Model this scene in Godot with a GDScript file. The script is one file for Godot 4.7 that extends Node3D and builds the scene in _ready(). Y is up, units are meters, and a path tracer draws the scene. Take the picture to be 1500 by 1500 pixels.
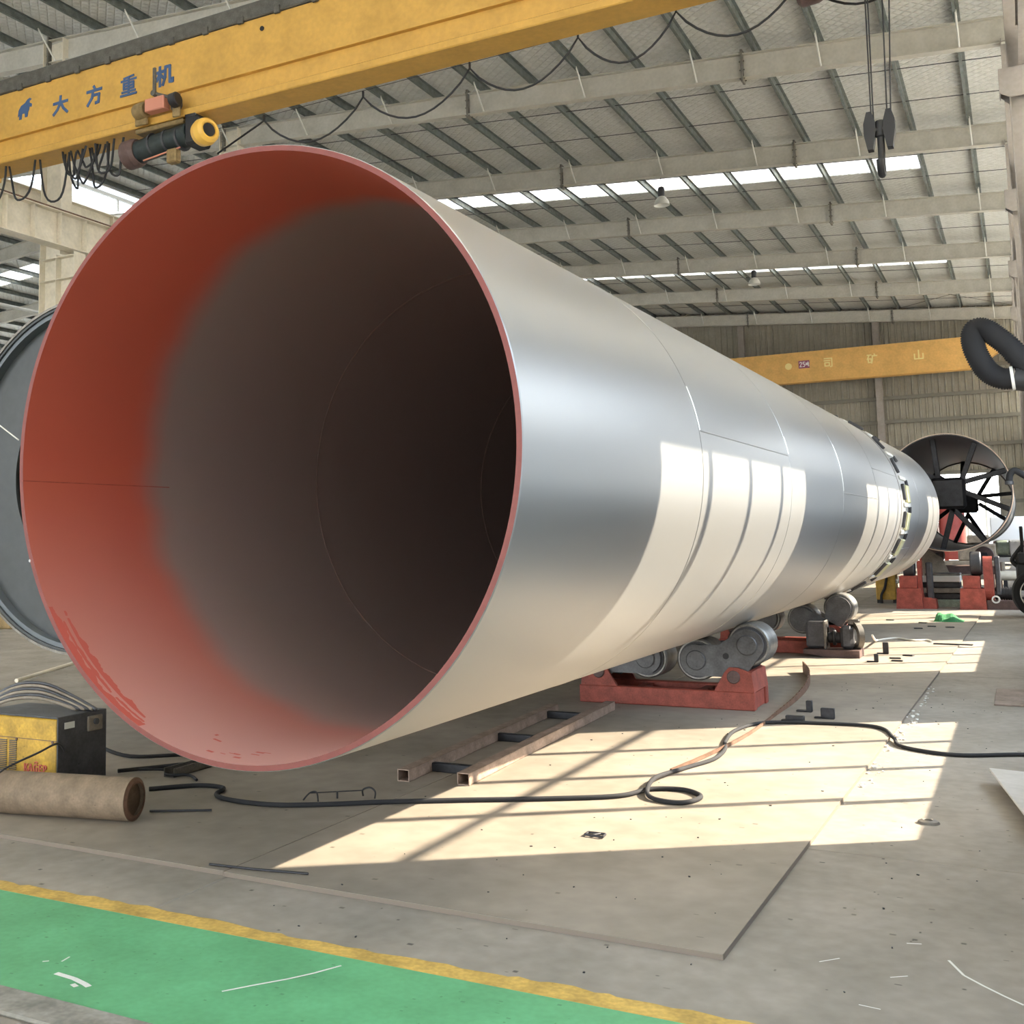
extends Node3D
# A steel fabrication hall with a long rolled shell on roller stands. Metres, y up, the hall runs along -z.

const EYE := 1.6073
const TC := Vector3(-3.055, 2.022, -3.98)      # centre of the near rim of the big shell
const TR := 1.3972                              # its radius
const TLEN := 20.4
const SUN_TO := Vector3(1.0, 0.795, -0.72)
var TB := Basis.IDENTITY                        # the shell's own axes
var mats := {}
var texs := {}
var counts := {}
var rng := RandomNumberGenerator.new()

# ---------------------------------------------------------------- geometry collector
class G:
	var st := SurfaceTool.new()
	var colored := false
	var col := Color.WHITE
	func _init(c := false):
		st.begin(Mesh.PRIMITIVE_TRIANGLES)
		colored = c
	func _v(p: Vector3, n: Vector3, uv := Vector2.ZERO, c := Color.WHITE):
		st.set_normal(n)
		st.set_uv(uv)
		if colored:
			st.set_color(c)
		st.add_vertex(p)
	func tri(a: Vector3, b: Vector3, c: Vector3, na: Vector3, nb: Vector3, nc: Vector3, ua := Vector2.ZERO, ub := Vector2.ZERO, uc := Vector2.ZERO, ca := Color.WHITE, cb := Color.WHITE, cc := Color.WHITE):
		var n := (c - a).cross(b - a)
		if n.length_squared() < 1e-16:
			return
		if n.dot(na + nb + nc) < 0.0:
			_v(a, na, ua, ca); _v(c, nc, uc, cc); _v(b, nb, ub, cb)
		else:
			_v(a, na, ua, ca); _v(b, nb, ub, cb); _v(c, nc, uc, cc)
	func quad(a: Vector3, b: Vector3, c: Vector3, d: Vector3, n: Vector3):
		tri(a, b, c, n, n, n)
		tri(a, c, d, n, n, n)
	func quadn(a: Vector3, b: Vector3, c: Vector3, d: Vector3, out: Vector3):
		var n := (c - a).cross(d - b).normalized()
		if n.dot(out) < 0.0:
			n = -n
		quad(a, b, c, d, n)
	func box(c: Vector3, s: Vector3, bev := 0.0, bs := Basis.IDENTITY):
		var h := s * 0.5
		if bev <= 0.0:
			for ax in 3:
				for sg in [-1.0, 1.0]:
					var n := Vector3.ZERO
					n[ax] = sg
					var u := Vector3.ZERO
					var v := Vector3.ZERO
					u[(ax + 1) % 3] = h[(ax + 1) % 3]
					v[(ax + 2) % 3] = h[(ax + 2) % 3]
					var o := n * h[ax]
					quad(c + bs * (o - u - v), c + bs * (o + u - v), c + bs * (o + u + v), c + bs * (o - u + v), bs * n)
			return
		var b: float = min(bev, min(h.x, min(h.y, h.z)) * 0.9)
		for ax in 3:
			var i := (ax + 1) % 3
			var j := (ax + 2) % 3
			for sg in [-1.0, 1.0]:
				var n := Vector3.ZERO
				n[ax] = sg
				var u := Vector3.ZERO
				var v := Vector3.ZERO
				u[i] = h[i] - b
				v[j] = h[j] - b
				var o := n * h[ax]
				quad(c + bs * (o - u - v), c + bs * (o + u - v), c + bs * (o + u + v), c + bs * (o - u + v), bs * n)
			for si in [-1.0, 1.0]:
				for sj in [-1.0, 1.0]:
					var p := Vector3.ZERO
					var q := Vector3.ZERO
					p[i] = si * h[i]; p[j] = sj * (h[j] - b)
					q[i] = si * (h[i] - b); q[j] = sj * h[j]
					var e := Vector3.ZERO
					e[ax] = h[ax] - b
					var n := Vector3.ZERO
					n[i] = si; n[j] = sj
					quad(c + bs * (p - e), c + bs * (p + e), c + bs * (q + e), c + bs * (q - e), (bs * n).normalized())
		for x in [-1.0, 1.0]:
			for y in [-1.0, 1.0]:
				for z in [-1.0, 1.0]:
					var n := (bs * Vector3(x, y, z)).normalized()
					tri(c + bs * Vector3(x * h.x, y * (h.y - b), z * (h.z - b)), c + bs * Vector3(x * (h.x - b), y * h.y, z * (h.z - b)), c + bs * Vector3(x * (h.x - b), y * (h.y - b), z * h.z), n, n, n)
	func span(a: Vector3, b: Vector3, bev := 0.0):      # a box from corner to corner
		box((a + b) * 0.5, (b - a).abs(), bev)
	static func frame(d: Vector3) -> Basis:
		var z := d.normalized()
		var x := Vector3.UP.cross(z)
		if x.length() < 0.05:
			x = Vector3.RIGHT
		x = x.normalized()
		return Basis(x, z.cross(x), z)
	# a turned profile: points (radius, distance along d from p)
	func lathe(prof: Array, p: Vector3, d: Vector3, n := 32, a0 := 0.0, a1 := TAU, cols := []):
		var f := frame(d)
		for k in range(prof.size() - 1):
			var A: Vector2 = prof[k]
			var B: Vector2 = prof[k + 1]
			var t := B - A
			if t.length() < 1e-6:
				continue
			var nr := Vector2(t.y, -t.x).normalized()
			var c0: Color = cols[k] if cols.size() > k else Color.WHITE
			var c1: Color = cols[k + 1] if cols.size() > k + 1 else Color.WHITE
			for i in n:
				var u := a0 + (a1 - a0) * i / n
				var w := a0 + (a1 - a0) * (i + 1) / n
				var e0 := f.x * cos(u) + f.y * sin(u)
				var e1 := f.x * cos(w) + f.y * sin(w)
				var n0 := e0 * nr.x + f.z * nr.y
				var n1 := e1 * nr.x + f.z * nr.y
				var q0 := p + e0 * A.x + f.z * A.y
				var q1 := p + e1 * A.x + f.z * A.y
				var q2 := p + e1 * B.x + f.z * B.y
				var q3 := p + e0 * B.x + f.z * B.y
				var U0 := Vector2(float(i) / n, A.y)
				var U1 := Vector2(float(i + 1) / n, A.y)
				var U2 := Vector2(float(i + 1) / n, B.y)
				var U3 := Vector2(float(i) / n, B.y)
				tri(q0, q1, q2, n0, n1, n1, U0, U1, U2, c0, c0, c1)
				tri(q0, q2, q3, n0, n1, n0, U0, U2, U3, c0, c1, c1)
	func cyl(a: Vector3, b: Vector3, r: float, n := 20, bev := 0.0):
		var L := (b - a).length()
		if bev > 0.0:
			lathe([Vector2(0, 0), Vector2(r - bev, 0), Vector2(r, bev), Vector2(r, L - bev), Vector2(r - bev, L), Vector2(0, L)], a, b - a, n)
		else:
			lathe([Vector2(0, 0), Vector2(r, 0), Vector2(r, L), Vector2(0, L)], a, b - a, n)
	func hoop(a: Vector3, b: Vector3, ro: float, ri: float, n := 32):
		var L := (b - a).length()
		lathe([Vector2(ri, 0), Vector2(ro, 0), Vector2(ro, L), Vector2(ri, L), Vector2(ri, 0)], a, b - a, n)
	func pipe(pts: Array, r: float, n := 8, ribs := 0.0):
		var up := Vector3.ZERO
		var rings := []
		for i in pts.size():
			var t: Vector3 = (pts[min(i + 1, pts.size() - 1)] - pts[max(i - 1, 0)]).normalized()
			if up == Vector3.ZERO:
				up = frame(t).y
			up = (up - t * up.dot(t)).normalized()
			var s := t.cross(up)
			var ring := []
			var rr := r * (1.0 + (ribs if i % 2 == 0 else -ribs))
			for k in n:
				var a := TAU * k / n
				var e := up * cos(a) + s * sin(a)
				ring.append([pts[i] + e * rr, e])
			rings.append(ring)
		for i in range(rings.size() - 1):
			for k in n:
				var a = rings[i][k]; var b = rings[i][(k + 1) % n]
				var c = rings[i + 1][(k + 1) % n]; var d = rings[i + 1][k]
				tri(a[0], b[0], c[0], a[1], b[1], c[1])
				tri(a[0], c[0], d[0], a[1], c[1], d[1])
		for e in [0, rings.size() - 1]:
			var nn: Vector3 = (pts[0] - pts[1]) if e == 0 else (pts[-1] - pts[-2])
			nn = nn.normalized()
			for k in range(1, n - 1):
				tri(rings[e][0][0], rings[e][k][0], rings[e][k + 1][0], nn, nn, nn)
	# a flat outline in the plane (ux, uy) at o, given depth
	func prism(poly: Array, o: Vector3, ux: Vector3, uy: Vector3, depth: Vector3):
		var pk := PackedVector2Array(poly)
		var idx := Geometry2D.triangulate_polygon(pk)
		var n := depth.normalized()
		for i in range(0, idx.size(), 3):
			var a := o + ux * pk[idx[i]].x + uy * pk[idx[i]].y
			var b := o + ux * pk[idx[i + 1]].x + uy * pk[idx[i + 1]].y
			var c := o + ux * pk[idx[i + 2]].x + uy * pk[idx[i + 2]].y
			tri(a, b, c, -n, -n, -n)
			tri(a + depth, b + depth, c + depth, n, n, n)
		var area := 0.0
		for i in pk.size():
			area += pk[i].cross(pk[(i + 1) % pk.size()])
		for i in pk.size():
			var p := pk[i]
			var q := pk[(i + 1) % pk.size()]
			var e := q - p
			var m2 := Vector2(e.y, -e.x) * (1.0 if area > 0 else -1.0)
			var m := (ux * m2.x + uy * m2.y).normalized()
			var a := o + ux * p.x + uy * p.y
			var b := o + ux * q.x + uy * q.y
			quad(a, b, b + depth, a + depth, m)
	func mesh() -> ArrayMesh:
		return st.commit()

# ---------------------------------------------------------------- naming
func numbered(parent: Node, called: String) -> String:
	var key := str(parent.get_instance_id()) + "/" + called
	var k: int = counts.get(key, 0)
	counts[key] = k + 1
	return called if k == 0 else "%s_%03d" % [called, k]

func tag(o: Node, label: String, category: String, group := ""):
	o.set_meta("label", label)
	o.set_meta("category", category)
	if group != "":
		o.set_meta("group", group)

func thing(called: String, label: String, category: String, at: Vector3, group := "") -> Node3D:
	var o := Node3D.new()
	o.name = numbered(self, called)
	add_child(o)
	o.position = at
	tag(o, label, category, group)
	return o

func structure(called: String) -> Node3D:
	var o := Node3D.new()
	o.name = numbered(self, called)
	add_child(o)
	o.set_meta("kind", "structure")
	return o

func offset_of(p: Node) -> Vector3:
	var v := Vector3.ZERO
	while p != self and p is Node3D:
		v += p.position
		p = p.get_parent()
	return v

# a part whose mesh is given in world coordinates (local = false) or in its parent's
func part(called: String, g: G, m: Material, parent: Node, local := false) -> MeshInstance3D:
	return put(called, g.mesh(), m, parent, local)

func put(called: String, me: Mesh, m: Material, parent: Node, local := false) -> MeshInstance3D:
	var o := MeshInstance3D.new()
	o.mesh = me
	o.material_override = m
	o.name = numbered(parent, called)
	parent.add_child(o)
	if not local:
		o.position = -offset_of(parent)
	return o

# one mesh that is a thing of its own; its geometry in world coordinates, its origin at the base
func solo(called: String, label: String, category: String, at: Vector3, g: G, m: Material, group := "") -> MeshInstance3D:
	var me := g.mesh()
	var st := SurfaceTool.new()
	st.append_from(me, 0, Transform3D(Basis.IDENTITY, -at))
	var o := MeshInstance3D.new()
	o.mesh = st.commit()
	o.material_override = m
	o.name = numbered(self, called)
	add_child(o)
	o.position = at
	tag(o, label, category, group)
	return o

func copy(src: Node3D, at: Vector3, label: String) -> Node3D:
	var base := String(src.name)
	var r: Node3D = src.duplicate()
	r.name = numbered(self, base)
	add_child(r)
	r.position = at
	r.set_meta("label", label)
	return r

# ---------------------------------------------------------------- textures and materials
func noise_bytes(seed_: int, freq: float, oct: int, size: int) -> PackedByteArray:
	var n := FastNoiseLite.new()
	n.seed = seed_
	n.noise_type = FastNoiseLite.TYPE_SIMPLEX_SMOOTH
	n.frequency = freq
	n.fractal_octaves = oct
	var im := n.get_seamless_image(size, size)
	im.convert(Image.FORMAT_L8)
	return im.get_data()

# two layers of noise, darkest lo and lightest hi, with a share of specks
func grime(key: String, seed_: int, f1: float, f2: float, lo: float, hi: float, specks := 0, size := 512, speck_lo := 0.45) -> ImageTexture:
	if texs.has(key):
		return texs[key]
	var a := noise_bytes(seed_, f1, 4, size)
	var b := noise_bytes(seed_ + 7, f2, 5, size)
	var out := PackedByteArray()
	out.resize(size * size * 3)
	for i in size * size:
		var v := clampf(lo + (hi - lo) * (0.6 * a[i] + 0.4 * b[i]) / 255.0, 0.0, 1.0)
		var w := int(v * 255.0)
		out[i * 3] = w
		out[i * 3 + 1] = w
		out[i * 3 + 2] = int(w * (0.985 + 0.015 * a[i] / 255.0))
	var im := Image.create_from_data(size, size, false, Image.FORMAT_RGB8, out)
	for k in specks:
		var x := rng.randi_range(4, size - 9)
		var y := rng.randi_range(4, size - 9)
		var w := rng.randi_range(1, 4)
		var h := rng.randi_range(1, 3)
		var c := rng.randf_range(speck_lo, 0.75)
		im.fill_rect(Rect2i(x, y, w, h), Color(c, c, c * 0.97))
	im.generate_mipmaps()
	texs[key] = ImageTexture.create_from_image(im)
	return texs[key]

func quilt() -> ImageTexture:                    # the wire netting pressed into the roof insulation
	if texs.has("quilt"):
		return texs["quilt"]
	var im := Image.create(128, 128, false, Image.FORMAT_RGB8)
	for y in 128:
		for x in 128:
			var u := absf(fposmod((x + y) / 32.0, 1.0) - 0.5) * 2.0
			var v := absf(fposmod((x - y) / 32.0, 1.0) - 0.5) * 2.0
			var h := 1.0 - pow(maxf(u, v), 6.0)
			im.set_pixel(x, y, Color(h, h, h))
	im.bump_map_to_normal_map(5.0)
	im.generate_mipmaps()
	texs["quilt"] = ImageTexture.create_from_image(im)
	return texs["quilt"]

func mat(key: String, c: Color, rough: float, metal := 0.0, tex: Texture2D = null, scale := 0.25) -> StandardMaterial3D:
	if mats.has(key):
		return mats[key]
	var m := StandardMaterial3D.new()
	m.albedo_color = c
	m.roughness = rough
	m.metallic = metal
	if tex:
		m.albedo_texture = tex
		m.uv1_triplanar = true
		m.uv1_world_triplanar = true
		m.uv1_scale = Vector3.ONE * scale
	mats[key] = m
	return m

func rgb(r: float, g: float, b: float) -> Color:
	return Color(r / 255.0, g / 255.0, b / 255.0)

func curve(pts: Array, sub := 6) -> Array:       # a smooth line through the points
	var out := []
	for i in range(pts.size() - 1):
		var a: Vector3 = pts[max(i - 1, 0)]
		var b: Vector3 = pts[i]
		var c: Vector3 = pts[i + 1]
		var d: Vector3 = pts[min(i + 2, pts.size() - 1)]
		for k in sub:
			out.append(b.cubic_interpolate(c, a, d, float(k) / sub))
	out.append(pts[-1])
	return out

func circle2(c: Vector2, r: float, n := 20, a0 := 0.0, a1 := TAU) -> Array:
	var out := []
	for i in n:
		var a := a0 + (a1 - a0) * i / (n if a1 - a0 >= TAU - 0.01 else n - 1)
		out.append(c + Vector2(cos(a), sin(a)) * r)
	return out

# roof: the plane on which the purlins lie
func roof_y(x: float) -> float:
	return 14.12 - 0.083 * x if x > -36.5 else 14.12 + 0.083 * 36.5 + 0.083 * (x + 36.5)

# flat brush strokes (lettering) on a plane: list of polylines in a unit box
func strokes(g: G, lines: Array, o: Vector3, ux: Vector3, uy: Vector3, w: float, depth: Vector3):
	var deep := depth
	var count := 0
	for l in lines:
		for i in range(l.size() - 1):
			count += 1
			depth = deep * (1.0 + 0.12 * count)
			var a: Vector2 = l[i]
			var b: Vector2 = l[i + 1]
			var A := o + ux * a.x + uy * a.y
			var B := o + ux * b.x + uy * b.y
			var d := (B - A).normalized()
			var s := d.cross(depth.normalized()) * w * 0.5
			A -= d * w * 0.3
			B += d * w * 0.3
			g.prism([Vector2(0, -1), Vector2(1, -1), Vector2(1, 1), Vector2(0, 1)], A, B - A, s, depth)

# ================================================================ the scene
func _ready():
	rng.seed = 11
	var n := Vector3(-0.01274687, -0.00286104, 1.0).normalized()
	var tx := (Vector3.RIGHT - n * n.x).normalized()
	TB = Basis(tx, n.cross(tx), n)

	# --- camera, sky, sun, exposure
	var cam := Camera3D.new()
	cam.name = "camera"
	cam.position = Vector3(0, EYE, 0)
	cam.rotation_order = EULER_ORDER_YXZ
	cam.rotation = Vector3(0.10186688, 0.50898020, -0.01729046)
	var nr := 0.05
	cam.set_frustum(1500.0 / 1625.48 * nr, Vector2(167.173, -122.269) / 1625.48 * nr, nr, 400.0)
	add_child(cam)
	cam.current = true
	var we := WorldEnvironment.new()
	we.name = "world_environment"
	var env := Environment.new()
	var sky := Sky.new()
	var sm := ProceduralSkyMaterial.new()
	sm.sky_top_color = rgb(176, 194, 214)
	sm.sky_horizon_color = rgb(240, 238, 232)
	sm.ground_horizon_color = rgb(200, 198, 190)
	sm.ground_bottom_color = rgb(150, 146, 138)
	sm.sky_energy_multiplier = 1.0
	sky.sky_material = sm
	env.background_mode = Environment.BG_SKY
	env.background_energy_multiplier = 8.5
	env.sky = sky
	env.tonemap_mode = Environment.TONE_MAPPER_LINEAR
	env.tonemap_exposure = 1.55
	env.sdfgi_enabled = true
	env.ssao_enabled = true
	env.ssil_enabled = true
	we.environment = env
	add_child(we)
	var sun := DirectionalLight3D.new()
	sun.name = "sun"
	sun.light_color = Color(1.0, 0.945, 0.855)
	sun.light_energy = 4.6
	sun.light_angular_distance = 0.55
	sun.shadow_enabled = true
	sun.directional_shadow_max_distance = 120.0
	add_child(sun)
	sun.look_at_from_position(SUN_TO * 40.0, Vector3.ZERO)

	make_materials()
	build_floor()
	build_walls()
	build_roof()
	build_rafters()
	build_columns()
	build_outside()
	build_cranes()
	build_shell()
	build_second_shell()
	build_stands()
	build_drum()
	build_workbay()
	build_foreground()
	build_debris()

func make_materials():
	var conc := grime("concrete", 3, 0.006, 0.05, 0.74, 1.0, 500, 1024)
	var plate := grime("plate", 21, 0.004, 0.03, 0.72, 1.0, 260, 1024, 0.5)
	var dirt := grime("dirt", 41, 0.012, 0.08, 0.62, 1.0, 60)
	var soft := grime("soft", 61, 0.008, 0.05, 0.84, 1.0)
	mat("concrete", rgb(166, 156, 143), 0.82, 0.0, conc, 0.16)
	mat("plate", rgb(167, 155, 140), 0.62, 0.0, plate, 0.14)
	mat("green", rgb(108, 182, 128), 0.55, 0.0, grime("paint", 81, 0.01, 0.09, 0.80, 1.0, 220, 512, 0.75), 0.5)
	mat("yellow_line", rgb(236, 194, 100), 0.7, 0.0, dirt, 0.8)
	mat("kerb", rgb(165, 160, 148), 0.8, 0.0, dirt, 0.7)
	mat("plate_edge", rgb(122, 110, 97), 0.8)  # plate edges, darker than the plate tops
	mat("soil", rgb(120, 114, 104), 0.9)
	var insul := mat("insulation", rgb(234, 233, 228), 0.5, 0.0, soft, 0.4)
	insul.normal_enabled = true
	insul.normal_texture = quilt()
	insul.normal_scale = 0.8
	insul.uv1_scale = Vector3.ONE * 0.8
	mat("purlin", rgb(140, 147, 143), 0.5, 0.25, dirt, 0.5)
	mat("rafter", rgb(208, 203, 192), 0.6, 0.0, soft, 0.3)
	mat("splice", rgb(140, 134, 124), 0.6, 0.0, dirt, 0.8)
	mat("column", rgb(160, 152, 146), 0.6, 0.0, soft, 0.3)
	mat("runway", rgb(246, 236, 216), 0.6, 0.0, soft, 0.3)
	mat("white_steel", rgb(220, 218, 210), 0.6)
	mat("wall_panel", rgb(158, 152, 138), 0.6, 0.0, soft, 0.2)
	mat("wall_plain", rgb(170, 164, 152), 0.8, 0.0, soft, 0.2)
	mat("wall_dark", rgb(88, 92, 98), 0.8, 0.0, soft, 0.2)
	mat("wall_brown", rgb(120, 96, 66), 0.8, 0.0, dirt, 0.2)
	mat("girt", rgb(112, 108, 98), 0.6)
	var sk := mat("skylight", rgb(250, 240, 206), 0.7)
	sk.backlight_enabled = true
	sk.backlight = Color(1, 1, 1)
	sk.cull_mode = BaseMaterial3D.CULL_DISABLED
	var rl := mat("roof_light", rgb(232, 214, 166), 0.7)
	rl.backlight_enabled = true
	rl.backlight = Color(1, 1, 1)
	rl.cull_mode = BaseMaterial3D.CULL_DISABLED
	var bs := mat("blue_sheet", rgb(84, 116, 142), 0.6)
	bs.backlight_enabled = true
	bs.backlight = Color(1, 1, 1)
	bs.cull_mode = BaseMaterial3D.CULL_DISABLED
	var gl := mat("glass", Color(0.93, 0.96, 0.95, 0.05), 0.04)
	gl.transparency = BaseMaterial3D.TRANSPARENCY_ALPHA
	mat("window_frame", rgb(190, 190, 186), 0.5)
	mat("crane", rgb(224, 174, 84), 0.5, 0.0, soft, 0.25)
	mat("crane_far", rgb(240, 188, 108), 0.55, 0.0, soft, 0.25)
	mat("crane_dark", rgb(112, 108, 100), 0.7, 0.0, dirt, 0.6)
	mat("lettering", rgb(64, 92, 132), 0.6)
	mat("pale_lettering", rgb(240, 222, 150), 0.6)
	mat("sign_red", rgb(150, 84, 110), 0.5)
	mat("sign_white", rgb(240, 236, 236), 0.5)
	mat("black", rgb(36, 36, 38), 0.55)
	mat("rubber", rgb(34, 34, 36), 0.85)
	mat("dark_steel", rgb(70, 70, 74), 0.45, 0.5, dirt, 0.8)
	mat("graphite", rgb(92, 92, 96), 0.5, 0.2, dirt, 0.8)
	mat("grey_paint", rgb(112, 112, 114), 0.45, 0.1, dirt, 0.9)
	mat("drum_green", rgb(62, 72, 72), 0.45, 0.2, dirt, 0.9)
	mat("maroon", rgb(118, 92, 86), 0.6, 0.0, dirt, 0.9)
	mat("motor_yellow", rgb(236, 186, 84), 0.4)
	mat("box_yellow", rgb(222, 176, 62), 0.45, 0.0, dirt, 0.9)
	mat("pink", rgb(206, 136, 112), 0.6)
	mat("tan", rgb(168, 140, 92), 0.6, 0.0, dirt, 0.9)
	mat("red_oxide", rgb(184, 88, 70), 0.6, 0.0, dirt, 1.1)
	mat("bright_red", rgb(196, 92, 76), 0.55, 0.0, dirt, 0.9)
	mat("wheel_face", rgb(168, 166, 162), 0.4, 0.6, dirt, 1.0)
	mat("inside_bead", rgb(112, 94, 86), 0.6)
	mat("bare_steel", rgb(150, 144, 136), 0.45, 0.6, dirt, 0.9)
	mat("dull_plate", rgb(166, 146, 132), 0.7, 0.0, dirt, 0.5)
	mat("pale_plate", rgb(206, 200, 192), 0.5, 0.0, soft, 0.5)
	mat("rust", rgb(140, 104, 82), 0.7, 0.1, dirt, 1.0)
	mat("rusty_pipe", rgb(158, 136, 112), 0.8, 0.0, dirt, 1.2)
	mat("pipe_inside", rgb(122, 100, 80), 0.9, 0.0, dirt, 1.2)
	mat("blue_grey", rgb(70, 73, 74), 0.5, 0.1, soft, 0.4)
	mat("blue_grey_dark", rgb(96, 102, 106), 0.5, 0.1)
	mat("weld", rgb(236, 234, 228), 0.3, 0.7)
	mat("primer_rim", rgb(128, 62, 54), 0.6, 0.0, soft, 1.0)
	mat("touch_up", rgb(190, 92, 78), 0.6)
	mat("drum_steel", rgb(62, 64, 67), 0.5, 0.1)
	mat("sunlit_steel", rgb(206, 180, 158), 0.4, 0.2)  # steel bands, warm sunlight tinted into the colour
	mat("pale_rust", rgb(190, 164, 146), 0.6, 0.0, dirt, 1.0)
	mat("red_machine", rgb(206, 104, 98), 0.5, 0.0, soft, 0.6)
	mat("white_paint", rgb(236, 238, 240), 0.5)
	mat("khaki", rgb(170, 156, 140), 0.7, 0.0, dirt, 0.6)
	mat("pale_green", rgb(186, 200, 182), 0.5, 0.0, dirt, 0.9)
	mat("green_cloth", rgb(52, 122, 74), 0.9)
	mat("white_cable", rgb(226, 222, 210), 0.6)
	mat("lug_yellow", rgb(196, 192, 150), 0.6)
	mat("added_hall", rgb(84, 90, 98), 0.8)
	mat("asphalt", rgb(226, 223, 216), 0.9)
	mat("shell", rgb(176, 176, 174), 0.37, 0.64)
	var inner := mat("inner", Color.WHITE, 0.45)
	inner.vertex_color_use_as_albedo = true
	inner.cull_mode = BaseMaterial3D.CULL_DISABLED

# ---------------------------------------------------------------- floor
func build_floor():
	var f := structure("floor")
	var g := G.new()
	g.span(Vector3(-62, -0.4, 18), Vector3(4, -0.03, -75))
	part("subfloor", g, mats["soil"], f)
	# concrete slabs with open joints
	var xs := [-62.0, -30.0, -14.0, -8.6, -3.46, 4.0]
	var zs := [18.0, 6.0, -2.86, -6.12, -14.0, -22.0, -32.0, -44.0, -58.0, -75.0]
	for i in range(xs.size() - 1):
		for j in range(zs.size() - 1):
			g = G.new()
			g.span(Vector3(xs[i] + 0.004, -0.03, zs[j] - 0.004), Vector3(xs[i + 1] - 0.004, 0.012, zs[j + 1] + 0.004), 0.004)
			part("concrete_slab", g, mats["concrete"], f)
	# thick steel plates laid on the concrete
	var outlines := [
		[Vector2(-3.475, -4.425), Vector2(-1.09, -4.405), Vector2(-0.93, -14.0), Vector2(-3.45, -14.0)],
		[Vector2(-3.45, -14.012), Vector2(-0.93, -14.012), Vector2(-0.79, -23.9), Vector2(-3.43, -23.9)],
		[Vector2(-8.6, -4.48), Vector2(-3.485, -4.435), Vector2(-3.46, -14.0), Vector2(-8.6, -14.0)]]
	for o in outlines:
		g = G.new()
		var pl := []
		for p in o:
			pl.append(Vector2(p.x, -p.y))
		g.prism(pl, Vector3(0, 0.013, 0), Vector3.RIGHT, Vector3(0, 0, -1), Vector3(0, 0.022, 0))
		var sp := part("steel_plate", g, mats["plate"], f)
		g = G.new()
		for i in 4:
			var p0: Vector2 = o[i]
			var p1: Vector2 = o[(i + 1) % 4]
			var d := (p1 - p0).normalized() * 0.0015
			var w0 := Vector3(p0.x + d.y * -1.0, 0.013, p0.y + d.x)
			var w1 := Vector3(p1.x + d.y * -1.0, 0.013, p1.y + d.x)
			g.quadn(w0, w1, w1 + Vector3(0, 0.021, 0), w0 + Vector3(0, 0.021, 0), w0 - Vector3(o[0].x * 0.5 + o[2].x * 0.5, 0, o[0].y * 0.5 + o[2].y * 0.5))
		part("cut_edge", g, mats["plate_edge"], sp)
	# painted walkway
	g = G.new()
	g.span(Vector3(-14, 0.012, -3.79), Vector3(1.0, 0.015, -2.98))
	part("green_paint", g, mats["green"], f)
	g = G.new()
	var edge := []
	var x := -14.0
	while x < 1.0:
		edge.append(Vector2(x, 3.895 + rng.randf_range(-0.012, 0.014) + 0.012 * sin(x * 3.1)))
		x += rng.randf_range(0.03, 0.09)
	var poly := [Vector2(1.0, 3.79), Vector2(-14.0, 3.79)]
	poly.append_array(edge)
	g.prism(poly, Vector3(0, 0.012, 0), Vector3.RIGHT, Vector3(0, 0, -1), Vector3(0, 0.0035, 0))
	part("yellow_line", g, mats["yellow_line"], f)
	g = G.new()
	g.span(Vector3(-14, 0.012, -2.97), Vector3(1.0, 0.03, -2.8), 0.008)
	part("kerb", g, mats["kerb"], f)
	# scrapes through the green paint, and chalk on the concrete
	g = G.new()
	var marks := [
		[0.0165, 0.005, [-2.608, -3.308], [-2.542, -3.402], [-2.464, -3.505], [-2.406, -3.599], [-2.354, -3.707]],
		[0.0165, 0.012, [-3.278, -3.162], [-3.178, -3.154], [-3.103, -3.135], [-3.071, -3.123]], [0.0165, 0.01, [-3.112, -3.102], [-3.144, -3.114]],
		[0.0165, 0.004, [-3.347, -3.257], [-3.356, -3.308]], [0.0165, 0.005, [-3.414, -3.223], [-3.396, -3.24]],
		[0.0132, 0.005, [-0.344, -4.78], [-0.288, -4.646], [-0.225, -4.574], [-0.16, -4.507], [-0.098, -4.45]],
		[0.0132, 0.004, [-0.498, -4.901], [-0.446, -4.918]], [0.0132, 0.003, [-0.59, -4.208], [-0.52, -4.2]], [0.0132, 0.003, [-0.52, -4.509], [-0.465, -4.55]], [0.0132, 0.003, [-0.769, -4.552], [-0.706, -4.622]]]
	for s in marks:
		for i in range(2, s.size() - 1):
			var a := Vector3(s[i][0], s[0], s[i][1])
			var b := Vector3(s[i + 1][0], s[0], s[i + 1][1])
			var d: Vector3 = (b - a).cross(Vector3.UP).normalized() * s[1]
			g.quad(a - d, b - d, b + d, a + d, Vector3.UP)
	part("chalk_mark", g, mats["white_steel"], f)

# ---------------------------------------------------------------- walls
func corrugated(g: G, o: Vector3, along: Vector3, up: Vector3, out: Vector3, length: float, pitch := 0.32, d := 0.06):
	var pl := [Vector2(0, -0.012)]
	var n := int(round(length / pitch))
	var p := length / n
	for i in n:
		var a := i * p
		pl.append_array([Vector2(a, 0), Vector2(a + p * 0.62, 0), Vector2(a + p * 0.7, d), Vector2(a + p * 0.92, d)])
	pl.append_array([Vector2(length, 0), Vector2(length, -0.012)])
	g.prism(pl, o, along, out, up)

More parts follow.
